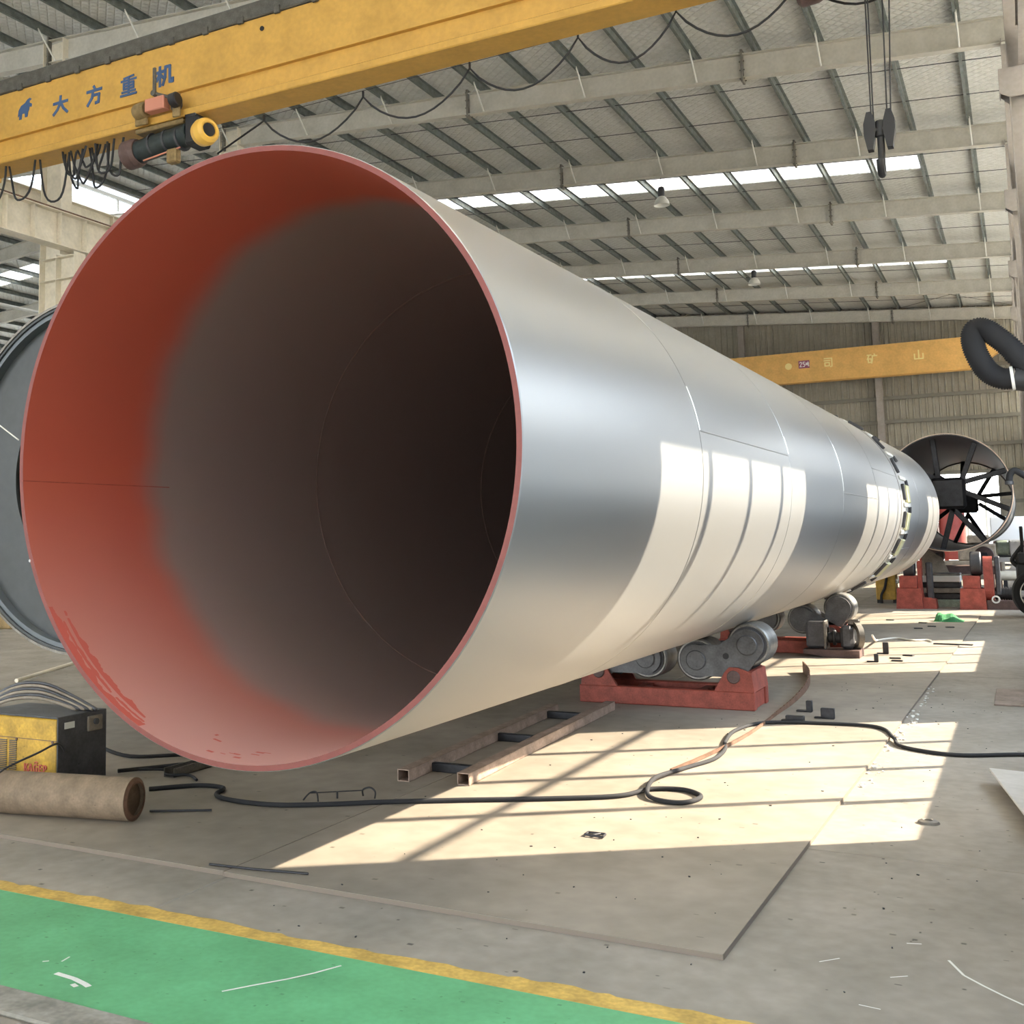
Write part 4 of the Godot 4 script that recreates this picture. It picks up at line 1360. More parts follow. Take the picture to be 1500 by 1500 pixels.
func roller_stand(label: String, cx: float, zf: float, shell_c: Vector2, driven: bool):
	var t := thing("roller_stand", label, "roller stand", Vector3(cx, 0, zf - 0.3))
	var zb := zf - 0.62
	var g := G.new()
	for z in [zf, zb + 0.1]:
		g.span(Vector3(cx - 0.84, 0.035, z), Vector3(cx + 0.82, 0.2, z - 0.1), 0.008)
	for x in [-0.8, -0.3, 0.3, 0.76]:
		g.span(Vector3(cx + x - 0.04, 0.04, zf - 0.05), Vector3(cx + x + 0.04, 0.18, zb + 0.05))
	part("base_frame", g, mats["red_oxide"], t)
	for s in [-1.0, 1.0]:
		var U := Vector3(s, 0, 0)
		var o := Vector3(cx, 0, 0)
		# mounting block: two cheeks and an outer end plate
		var ck := [Vector2(0.46, 0.2), Vector2(0.56, 0.37), Vector2(0.6, 0.415), Vector2(0.68, 0.415), Vector2(0.8, 0.37), Vector2(0.82, 0.2)]
		g = G.new()
		g.prism(ck, o + Vector3(0, 0, zf), U, Vector3.UP, Vector3(0, 0, -0.03))
		g.prism(ck, o + Vector3(0, 0, zb), U, Vector3.UP, Vector3(0, 0, 0.03))
		g.prism([Vector2(0.78, 0.2), Vector2(0.76, 0.38), Vector2(0.8, 0.38), Vector2(0.82, 0.2)], o + Vector3(0, 0, zf - 0.03), U, Vector3.UP, Vector3(0, 0, zb - zf + 0.06))
		part("mounting_block", g, mats["red_oxide"], t)
		g = G.new()
		g.cyl(Vector3(cx + s * 0.64, 0.33, zf + 0.012), Vector3(cx + s * 0.64, 0.33, zb - 0.012), 0.06, 18, 0.008)
		part("pivot_pin", g, mats["maroon"], t)
		# two wheels carried by a rocking yoke, both touching the shell
		var piv := Vector2(cx + s * 0.62, 0.34)
		var ang := [rad_to_deg(asin(0.446)), rad_to_deg(asin(0.151))]
		var rw := 0.195
		var hubs := []
		for k in 2:
			var a := deg_to_rad(ang[k])
			hubs.append(shell_c + Vector2(s * sin(a), -cos(a)) * (TR + rw + 0.002))
		var mid: Vector2 = (hubs[0] + hubs[1]) * 0.5
		for zz in [zf - 0.06, zb + 0.09]:
			g = G.new()
			if driven:
				for h in hubs:
					g.prism(stadium(piv, h, 0.1, 0.155), Vector3(0, 0, zz), Vector3.RIGHT, Vector3.UP, Vector3(0, 0, -0.035))
			else:
				# the outline of the yoke: round heads at the hubs, a hollow between, a foot at the pivot
				var h0: Vector2 = hubs[0]
				var h1: Vector2 = hubs[1]
				var pl := []
				for q in circle2(Vector2.ZERO, 0.145, 12, -0.75, 2.3):
					pl.append(h0 + Vector2(q.x * s, q.y))
				pl.append(mid + Vector2(-s * 0.02, 0.07))
				for q in circle2(Vector2.ZERO, 0.145, 12, 1.25, 4.5):
					pl.append(h1 + Vector2(q.x * s, q.y))
				pl.append(piv + Vector2(-s * 0.1, -0.02))
				pl.append(piv + Vector2(-s * 0.03, -0.09))
				pl.append(piv + Vector2(s * 0.06, -0.08))
				pl.append(piv + Vector2(s * 0.11, 0.0))
				g.prism(pl, Vector3(0, 0, zz), Vector3.RIGHT, Vector3.UP, Vector3(0, 0, -0.035))
				g.cyl(Vector3(mid.x + s * 0.04, mid.y - 0.03, zz + 0.001), Vector3(mid.x + s * 0.04, mid.y - 0.03, zz - 0.036), 0.03, 12)
			var yk := part("yoke", g, mats["grey_paint"], t)
			if not driven:
				g = G.new()
				g.cyl(Vector3(mid.x + s * 0.04, mid.y - 0.03, zz + 0.003), Vector3(mid.x + s * 0.04, mid.y - 0.03, zz + 0.001), 0.028, 14)
				part("yoke_hole", g, mats["black"], yk)
		g = G.new()
		for h in hubs:
			g.prism(stadium(piv, h, 0.07, 0.07), Vector3(0, 0, zb + 0.06), Vector3.RIGHT, Vector3.UP, Vector3(0, 0, 0.03))
		part("yoke_web", g, mats["red_oxide"], t)
		for h in hubs:
			g = G.new()
			g.cyl(Vector3(h.x, h.y, zf - 0.12), Vector3(h.x, h.y, zb + 0.13), rw, 36, 0.014)
			var wh := part("wheel", g, mats["wheel_face"], t)
			g = G.new()
			g.hoop(Vector3(h.x, h.y, zf - 0.112), Vector3(h.x, h.y, zf - 0.125), rw - 0.03, 0.1, 30)
			g.cyl(Vector3(h.x, h.y, zf - 0.1), Vector3(h.x, h.y, zf - 0.122), 0.165, 30)
			part("wheel_disc", g, mats["graphite"], wh)
			if not driven:
				g = G.new()
				g.cyl(Vector3(h.x, h.y, zf - 0.04), Vector3(h.x, h.y, zf - 0.06), 0.092, 22, 0.008)
				for k in 3:
					var a := TAU * k / 3.0 + 0.5
					g.cyl(Vector3(h.x + cos(a) * 0.06, h.y + sin(a) * 0.06, zf - 0.03), Vector3(h.x + cos(a) * 0.06, h.y + sin(a) * 0.06, zf - 0.045), 0.012, 6)
				part("hub_cap", g, mats["grey_paint"], wh)
	if driven:
		var x0 := cx + 0.36
		g = G.new()
		g.prism([Vector2(x0 - 0.02, 0.13), Vector2(x0 + 0.66, 0.13), Vector2(x0 + 0.66, 0.035), Vector2(x0 + 0.3, 0.035), Vector2(x0 - 0.02, 0.08)], Vector3(0, 0, zf + 0.42), Vector3.RIGHT, Vector3.UP, Vector3(0, 0, -0.46))
		part("drive_platform", g, mats["maroon"], t)
		g = G.new()
		g.box(Vector3(x0 + 0.13, 0.31, zf + 0.18), Vector3(0.25, 0.34, 0.3), 0.03)
		part("drive_gearbox", g, mats["graphite"], t)
		g = G.new()
		g.hoop(Vector3(x0 + 0.25, 0.31, zf + 0.18), Vector3(x0 + 0.262, 0.31, zf + 0.18), 0.15, 0.1, 20)
		g.box(Vector3(x0 + 0.24, 0.31, zf + 0.18), Vector3(0.03, 0.37, 0.33), 0.012)
		part("gearbox_flange", g, mats["bare_steel"], t)
		g = G.new()
		g.cyl(Vector3(x0 + 0.26, 0.27, zf + 0.18), Vector3(x0 + 0.42, 0.27, zf + 0.18), 0.07, 16, 0.01)
		g.cyl(Vector3(x0 + 0.32, 0.27, zf + 0.18), Vector3(x0 + 0.36, 0.27, zf + 0.18), 0.1, 18, 0.01)
		part("coupling", g, mats["black"], t)
		g = G.new()
		g.box(Vector3(x0 + 0.5, 0.28, zf + 0.2), Vector3(0.16, 0.3, 0.2), 0.04)
		part("brake_housing", g, mats["graphite"], t)
		g = G.new()
		g.hoop(Vector3(x0 + 0.56, 0.3, zf + 0.16), Vector3(x0 + 0.62, 0.3, zf + 0.12), 0.18, 0.11, 26)
		g.box(Vector3(x0 + 0.58, 0.47, zf + 0.14), Vector3(0.14, 0.07, 0.08), 0.01)
		part("brake_drum", g, mats["bare_steel"], t)

func build_stands():
	var n := -TB.z
	var c1 := TC + n * ((10.45 + 0.3 - 3.98) / -n.z)
	var c2 := TC + n * ((15.75 + 0.3 - 3.98) / -n.z)
	roller_stand("nearest red roller stand under the big shell, with grey rocker plates and four wheels", c1.x - 0.05, -10.45, Vector2(c1.x, c1.y), false)
	roller_stand("second red roller stand under the big shell, the one with a gearbox and drive", c2.x - 0.02, -15.75, Vector2(c2.x, c2.y), true)

	# turned stands further back that carry the spoked drum
	var t := thing("pedestal_roller", "far red pedestal partly hidden behind the end of the big shell", "roller stand", Vector3(-2.18, 0, -26.4), "red pedestals before the spoked drum")
	pedestal(t, -2.18, -26.0, 0.52, 0.36, false)
	t = thing("pedestal_roller", "far red pedestal with a dark roller on top, right of the gap", "roller stand", Vector3(-0.98, 0, -26.4), "red pedestals before the spoked drum")
	pedestal(t, -0.98, -26.0, 0.50, 0.34, true)

func pedestal(t: Node3D, x: float, z: float, w: float, w2: float, right: bool):
	var g := G.new()
	g.prism([Vector2(-w * 0.5, 0), Vector2(w * 0.5, 0), Vector2(w * 0.45, 0.44), Vector2(-w * 0.44, 0.44)], Vector3(x, 0, z), Vector3.RIGHT, Vector3.UP, Vector3(0, 0, -0.7))
	part("foot_box", g, mats["bright_red"], t)
	g = G.new()
	g.span(Vector3(x - w2 * 0.5, 0.44, z - 0.06), Vector3(x + w2 * 0.45, 0.7, z - 0.66), 0.012)
	part("upper_box", g, mats["bright_red"], t)
	g = G.new()
	if right:
		g.cyl(Vector3(x - 0.02, 0.95, z - 0.36), Vector3(x + 0.19, 0.95, z - 0.36), 0.25, 32, 0.02)
		part("roller", g, mats["graphite"], t)
		g = G.new()
		g.prism(stadium(Vector2(0.3, 0.4), Vector2(0.32, 0.9), 0.26, 0.2), Vector3(x + 0.22, 0, z - 0.7), Vector3(0, 0, 1), Vector3.UP, Vector3(0.17, 0, 0))
		part("side_plate", g, mats["bright_red"], t)
		g = G.new()
		g.span(Vector3(x + 0.43, 0.3, z - 0.2), Vector3(x + 0.53, 1.1, z - 0.6), 0.02)
		part("guard_plate", g, mats["graphite"], t)
		g = G.new()
		g.span(Vector3(x + 0.25, 0.0, z - 0.1), Vector3(x + 0.95, 0.2, z - 0.7), 0.01)
		part("drive_base", g, mats["maroon"], t)
		g = G.new()
		for k in 9:
			g.cyl(Vector3(x + 0.42 + 0.045 * k, 0.33, z - 0.35), Vector3(x + 0.445 + 0.045 * k, 0.33, z - 0.35), 0.14, 18)
		g.cyl(Vector3(x + 0.4, 0.33, z - 0.35), Vector3(x + 0.86, 0.33, z - 0.35), 0.12, 18)
		part("drive_motor", g, mats["dark_steel"], t)
		g = G.new()
		g.hoop(Vector3(x + 0.42, 0.22, z - 0.08), Vector3(x + 0.42, 0.22, z - 0.12), 0.08, 0.05, 14)
		part("cable_gland", g, mats["white_steel"], t)
	else:
		g.cyl(Vector3(x - 0.1, 0.86, z - 0.36), Vector3(x + 0.12, 0.86, z - 0.36), 0.22, 32, 0.02)
		part("roller", g, mats["graphite"], t)
		g = G.new()
		g.prism([Vector2(-0.05, 0.3), Vector2(0.2, 0.25), Vector2(0.16, 1.02), Vector2(0.0, 1.02)], Vector3(x + 0.17, 0, z - 0.4), Vector3(0, 0, 1), Vector3.UP, Vector3(0.08, 0, 0))
		part("side_plate", g, mats["bright_red"], t)
		g = G.new()
		g.prism([Vector2(0.26, 0), Vector2(0.52, 0), Vector2(0.5, 0.2), Vector2(0.4, 0.24), Vector2(0.26, 0.24)], Vector3(x, 0, z - 0.1), Vector3.RIGHT, Vector3.UP, Vector3(0, 0, -0.5))
		part("foot_wedge", g, mats["bright_red"], t)
		g = G.new()
		g.span(Vector3(x + 0.33, 0.2, z - 0.3), Vector3(x + 0.45, 0.98, z - 0.55), 0.02)
		part("guard_plate", g, mats["graphite"], t)

# ---------------------------------------------------------------- spoked drum and the work bay behind the shell
func build_drum():
	var X := -1.354
	var Y := 2.456
	var R := 1.237
	var t := thing("spoked_drum", "big dark spoked drum with two square hubs, beyond the shell's far end", "drum", Vector3(X, 1.18, -31.5))
	var g := G.new()
	g.hoop(Vector3(X, Y, -26.2), Vector3(X, Y, -37.0), R, R - 0.02, 72)
	part("drum_shell", g, mats["drum_steel"], t)
	for k in 3:
		g = G.new()
		g.hoop(Vector3(X, Y, -26.2 - 0.24 * k), Vector3(X, Y, -26.34 - 0.24 * k), R + 0.014, R - 0.005, 72)
		part("rim_band", g, mats["sunlit_steel"], t)
	g = G.new()
	g.hoop(Vector3(X, Y, -36.8), Vector3(X, Y, -37.0), R + 0.02, R - 0.06, 64)
	part("rear_ring", g, mats["bare_steel"], t)
	for e in 2:
		var z := -27.1 if e == 0 else -36.5
		var hs := 0.34 if e == 0 else 0.29
		g = G.new()
		g.box(Vector3(X, Y, z), Vector3(hs * 2.0, hs * 2.0, 0.3), 0.06)
		part("hub", g, mats["dark_steel"], t)
		for k in 9:
			var a := TAU * k / 9.0 + (0.38 if e == 0 else 0.2)
			var d := Vector3(cos(a), sin(a), 0)
			var p0 := Vector3(X, Y, z) + d * 0.28 + Vector3(-d.y, d.x, 0) * (0.12 if k % 2 == 0 else -0.12)
			var p1 := Vector3(X, Y, z) + d * (R - 0.015)
			g = G.new()
			g.box((p0 + p1) * 0.5, Vector3(0.1, 0.11, (p1 - p0).length()), 0.01, G.frame(p1 - p0))
			part("spoke", g, mats["dark_steel"], t)
	# its own roller bed
	t = thing("drum_roller_bed", "dark roller bed carrying the spoked drum, its rollers just under the rim", "roller stand", Vector3(X, 0, -30.3))
	g = G.new()
	g.span(Vector3(X - 0.75, 0.62, -29.6), Vector3(X + 0.75, 0.8, -31.0), 0.01)
	g.span(Vector3(X - 0.7, 0.02, -29.7), Vector3(X - 0.5, 0.62, -30.9))
	g.span(Vector3(X + 0.5, 0.02, -29.7), Vector3(X + 0.7, 0.62, -30.9))
	part("bed_frame", g, mats["maroon"], t)
	for s in [-1.0, 1.0]:
		var h := Vector2(X + s * sin(0.36) * (R + 0.05 + 0.21), Y - cos(0.36) * (R + 0.05 + 0.21))
		g = G.new()
		g.cyl(Vector3(h.x, h.y, -29.75), Vector3(h.x, h.y, -30.3), 0.205, 30, 0.02)
		part("roller", g, mats["maroon"], t)
		g = G.new()
		g.prism([Vector2(h.x - 0.16, 0.8), Vector2(h.x + 0.16, 0.8), Vector2(h.x + 0.07, h.y + 0.07), Vector2(h.x - 0.07, h.y + 0.07)], Vector3(0, 0, -29.68), Vector3.RIGHT, Vector3.UP, Vector3(0, 0, -0.05))
		part("roller_bracket", g, mats["dark_steel"], t)

func build_workbay():
	# control cabinets
	var t := thing("control_cabinet", "yellow steel cabinet with a black hose on its front, left of the far red pedestal", "cabinet", Vector3(-2.83, 0.0, -28.3))
	var g := G.new()
	g.box(Vector3(-2.83, 0.62, -28.3), Vector3(0.42, 1.06, 0.6), 0.02)
	part("body", g, mats["box_yellow"], t)
	for s in [-0.17, 0.17]:
		g = G.new()
		g.box(Vector3(-2.83 + s, 0.05, -28.3), Vector3(0.06, 0.1, 0.5))
		part("foot", g, mats["black"], t)
	g = G.new()
	g.pipe(curve([Vector3(-2.9, 0.9, -27.96), Vector3(-2.84, 0.98, -27.93), Vector3(-2.78, 0.75, -27.93), Vector3(-2.83, 0.4, -27.93), Vector3(-2.92, 0.2, -27.93), Vector3(-2.92, 0.02, -27.9)]), 0.03, 7)
	part("hose", g, mats["rubber"], t)
	for i in 4:
		g = G.new()
		g.box(Vector3(-2.58, 0.95 - 0.22 * i, -28.1), Vector3(0.08, 0.1, 0.1), 0.02)
		part("gauge", g, mats["white_steel"], t)
	t = thing("wire_feeder", "small yellow box on a post in the gap between the two far red pedestals", "machine", Vector3(-1.88, 0.62, -29.0))
	g = G.new()
	g.box(Vector3(-1.88, 0.87, -29.0), Vector3(0.17, 0.5, 0.5), 0.03)
	part("body", g, mats["box_yellow"], t)
	g = G.new()
	g.hoop(Vector3(-1.78, 0.95, -28.8), Vector3(-1.72, 0.95, -28.8), 0.17, 0.05, 20)
	part("spool", g, mats["bare_steel"], t)
	g = G.new()
	g.cyl(Vector3(-1.88, 0.0, -29.0), Vector3(-1.88, 0.63, -29.0), 0.06, 12)
	part("post", g, mats["graphite"], t)
	g = G.new()
	g.prism([Vector2(-2.02, 0.0), Vector2(-2.02, 1.28), Vector2(-1.88, 1.24), Vector2(-1.6, 1.04), Vector2(-1.4, 0.5), Vector2(-1.4, 0.0)], Vector3(0, 0, -27.8), Vector3.RIGHT, Vector3.UP, Vector3(0, 0, -0.03))
	solo("gusset_plate", "upright brown steel plate with a slanted bright edge behind the small yellow box", "steel plate", Vector3(-1.7, 0.0, -27.8), g, mats["khaki"])
	# stacked stock between the pedestals
	var ys := [0.0, 0.17, 0.3, 0.42, 0.54, 0.68]
	var nm := ["bottom steel slab of the stack between the far red pedestals", "second steel slab from the bottom of the stack between the far pedestals", "third steel slab from the bottom of the stack between the far pedestals", "fourth slab of the stack between the far pedestals, dark and thin", "fifth slab of the stack between the far pedestals, below the top one", "topmost pale slab of the stack between the far red pedestals"]
	for i in 6:
		g = G.new()
		var h: float = (ys[i + 1] if i < 5 else 0.73) - ys[i]
		g.box(Vector3(-1.63 + 0.03 * (i % 3), ys[i] + h * 0.5, -27.15 - 0.03 * (i % 2)), Vector3(0.8 - 0.05 * (i % 3), h - 0.004, 0.6), 0.015)
		solo("steel_slab", nm[i], "steel slab", Vector3(-1.63, ys[i], -27.15), g, mats[["pale_green", "dark_steel", "bare_steel", "dark_steel", "white_steel", "bare_steel"][i]], "slabs stacked between the far pedestals")
	# drive motor and pipe right of the far pedestal
	t = thing("drive_motor", "pale green and white electric motor on a bench beyond the far red pedestal", "motor", Vector3(-0.3, 0.98, -31.6))
	g = G.new()
	g.cyl(Vector3(-0.6, 1.2, -31.6), Vector3(-0.3, 1.2, -31.6), 0.19, 24, 0.04)
	part("body", g, mats["pale_green"], t)
	g = G.new()
	for i in 8:
		g.box(Vector3(-0.27 + 0.03 * i, 1.2, -31.6), Vector3(0.014, 0.4, 0.4), 0.006)
	g.cyl(Vector3(-0.3, 1.2, -31.6), Vector3(-0.04, 1.2, -31.6), 0.17, 20, 0.03)
	part("cooling_fins", g, mats["white_paint"], t)
	g = G.new()
	g.span(Vector3(-0.58, 0.976, -31.45), Vector3(-0.1, 1.02, -31.75), 0.01)
	part("motor_foot", g, mats["graphite"], t)
	t = thing("steel_bench", "low white topped steel bench under the pale green motor", "bench", Vector3(-0.25, 0, -31.6))
	g = G.new()
	g.span(Vector3(-0.62, 0.86, -31.2), Vector3(0.15, 0.975, -32.0), 0.01)
	part("bench_top", g, mats["white_paint"], t)
	for x in [-0.55, 0.08]:
		for z in [-31.3, -31.9]:
			g = G.new()
			g.span(Vector3(x - 0.04, 0, z - 0.04), Vector3(x + 0.04, 0.86, z + 0.04))
			part("leg", g, mats["maroon"], t)
	g = G.new()
	g.cyl(Vector3(-0.55, 0.62, -28.6), Vector3(0.12, 0.62, -28.6), 0.11, 20, 0.01)
	solo("pale_pipe", "short pale steel pipe lying level in front of the white topped bench", "pipe", Vector3(-0.2, 0.51, -28.6), g, mats["runway"])
	t = thing("pipe_rest", "dark trestle under the short pale pipe, behind the far pedestal's motor", "trestle", Vector3(-0.2, 0, -28.6))
	for x in [-0.4, 0.0]:
		g = G.new()
		g.span(Vector3(x - 0.04, 0, -28.45), Vector3(x + 0.04, 0.51, -28.75), 0.006)
		part("leg", g, mats["dark_steel"], t)
	# wheel of a trolley entering at the right edge, and the machine head over it
	t = thing("tool_trolley", "black tool trolley with a spoked wheel, cut by the right edge", "trolley", Vector3(0.25, 0, -24.2))
	g = G.new()
	g.box(Vector3(0.3, 0.75, -24.35), Vector3(0.9, 0.5, 0.6), 0.03)
	g.box(Vector3(0.02, 1.1, -24.2), Vector3(0.34, 0.3, 0.3), 0.06)
	part("body", g, mats["black"], t)
	g = G.new()
	g.lathe([Vector2(0.31, 0.02), Vector2(0.36, 0.0), Vector2(0.42, 0.0), Vector2(0.45, 0.04), Vector2(0.45, 0.14), Vector2(0.42, 0.18), Vector2(0.31, 0.16), Vector2(0.31, 0.02)], Vector3(0.2, 0.45, -23.82), Vector3(0, 0, -1), 48)
	var wl := part("wheel", g, mats["rubber"], t)
	g = G.new()
	g.hoop(Vector3(0.2, 0.45, -23.81), Vector3(0.2, 0.45, -23.96), 0.312, 0.295, 40)
	part("wheel_rim", g, mats["white_steel"], wl)
	for k in 6:
		var a := TAU * k / 6.0 + 0.3
		g = G.new()
		var d := Vector3(cos(a), sin(a), 0)
		g.box(Vector3(0.2, 0.45, -23.9) + d * 0.19, Vector3(0.05, 0.04, 0.22), 0.006, G.frame(d))
		part("spoke", g, mats["dark_steel"], wl)
	g = G.new()
	g.cyl(Vector3(0.2, 0.45, -23.8), Vector3(0.2, 0.45, -24.06), 0.09, 20, 0.01)
	part("hub", g, mats["dark_steel"], wl)
	g = G.new()
	g.pipe(curve([Vector3(-0.12, 0.95, -24.1), Vector3(-0.2, 1.06, -24.1), Vector3(-0.12, 1.2, -24.1), Vector3(0.0, 1.35, -24.1)]), 0.04, 8)
	g.box(Vector3(-0.02, 1.45, -24.1), Vector3(0.06, 0.5, 0.06), 0.01)
	part("handle", g, mats["rubber"], t)
	g = G.new()
	g.span(Vector3(0.24, 0.0, -24.58), Vector3(0.36, 0.5, -24.64))
	part("prop_leg", g, mats["dark_steel"], t)
	# red machine glimpsed through the drum
	t = thing("red_machine", "tall red machine with a rounded tank, seen through the lower left spokes of the drum", "machine", Vector3(-2.35, 0, -46))
	g = G.new()
	g.lathe([Vector2(0, 0.6), Vector2(0.32, 0.62), Vector2(0.44, 0.95), Vector2(0.44, 2.3), Vector2(0.32, 2.7), Vector2(0.0, 2.78)], Vector3(-2.25, 0, -46), Vector3.UP, 28)
	part("tank", g, mats["red_machine"], t)
	g = G.new()
	g.span(Vector3(-3.4, 0.0, -45.6), Vector3(-2.75, 3.1, -46.6), 0.04)
	part("frame_panel", g, mats["red_oxide"], t)
	g = G.new()
	for x in [-2.5, -2.0]:
		g.cyl(Vector3(x, 0, -46), Vector3(x, 0.75, -46), 0.07, 10)
	part("tank_leg", g, mats["red_machine"], t)
	t = thing("white_trailer", "plain white box trailer at the right, behind the pale green motor", "trailer", Vector3(-0.6, 0, -60))
	g = G.new()
	g.span(Vector3(-1.33, 1.16, -60), Vector3(0.22, 2.31, -64), 0.06)
	part("box_body", g, mats["white_paint"], t)
	g = G.new()
	g.span(Vector3(-1.25, 0.55, -60.1), Vector3(0.2, 1.16, -63.9), 0.03)
	part("chassis", g, mats["maroon"], t)
	for x in [-1.15, 0.02]:
		for z in [-61.0, -63.0]:
			g = G.new()
			g.cyl(Vector3(x, 0.32, z), Vector3(x + 0.14, 0.32, z), 0.31, 20, 0.04)
			part("wheel", g, mats["rubber"], t)
	t = thing("machine_base", "wide pale brown machine bed beyond the drum, seen low between its spokes", "machine", Vector3(-1.6, 0, -44))
	g = G.new()
	g.span(Vector3(-2.6, 0, -43.2), Vector3(-0.6, 0.62, -44.4), 0.04)
	g.span(Vector3(-2.0, 0.6, -43.4), Vector3(-0.8, 1.2, -44.2), 0.06)
	part("bed", g, mats["khaki"], t)
	g = G.new()
	g.span(Vector3(-1.7, 1.2, -43.6), Vector3(-1.0, 1.5, -44.0), 0.05)
	part("saddle", g, mats["khaki"], t)
	# fume extraction arm from the right wall
	t = thing("extraction_arm", "thick black ribbed fume hose bent in a loop, reaching in from the right edge", "hose", Vector3(1.000, 2.986, -12.50))
	var hp := curve([Vector3(1.000, 2.431, -12.50), Vector3(0.764, 2.736, -12.50), Vector3(0.292, 3.097, -12.50), Vector3(0.126, 3.264, -12.50), Vector3(0.018, 3.419, -12.50), Vector3(-0.093, 3.542, -12.50), Vector3(-0.194, 3.632, -12.50), Vector3(-0.271, 3.646, -12.50), Vector3(-0.312, 3.569, -12.50), Vector3(-0.299, 3.440, -12.50), Vector3(-0.243, 3.285, -12.50), Vector3(-0.178, 3.185, -12.50), Vector3(-0.082, 3.125, -12.50), Vector3(0.025, 3.117, -12.50)], 14)
	g = G.new()
	g.pipe(hp, 0.106, 18, 0.06)
	part("ribbed_hose", g, mats["rubber"], t)
	g = G.new()
	g.hoop(Vector3(0.000, 3.115, -12.50), Vector3(0.028, 3.117, -12.50), 0.12, 0.1, 24)
	part("clamp", g, mats["white_steel"], t)
	g = G.new()
	g.lathe([Vector2(0.114, 0.0), Vector2(0.118, 0.17), Vector2(0.236, 0.36), Vector2(0.23, 0.36), Vector2(0.11, 0.17)], Vector3(0.028, 3.117, -12.50), Vector3(1, -0.25, 0), 24)
	part("suction_hood", g, mats["black"], t)
	g = G.new()
	g.pipe([Vector3(1.100, 2.292, -12.50), Vector3(0.750, 2.500, -12.64), Vector3(0.417, 2.917, -12.61)], 0.025, 8)
	part("support_bar", g, mats["dark_steel"], t)
	t = thing("small_duct", "thin dark bent duct at the right edge beside the spoked drum", "duct", Vector3(0.9, 2.3, -20.0))
	g = G.new()
	g.pipe(curve([Vector3(-0.129, 2.38, -20), Vector3(-0.11, 2.5, -20), Vector3(-0.04, 2.56, -20), Vector3(0.081, 2.48, -20), Vector3(0.4, 2.25, -20), Vector3(1.1, 2.1, -20)], 8), 0.05, 12)
	part("duct_pipe", g, mats["rubber"], t)
	g = G.new()
	g.cyl(Vector3(-0.13, 2.34, -20), Vector3(-0.127, 2.4, -20), 0.062, 16, 0.008)
	part("nozzle", g, mats["graphite"], t)

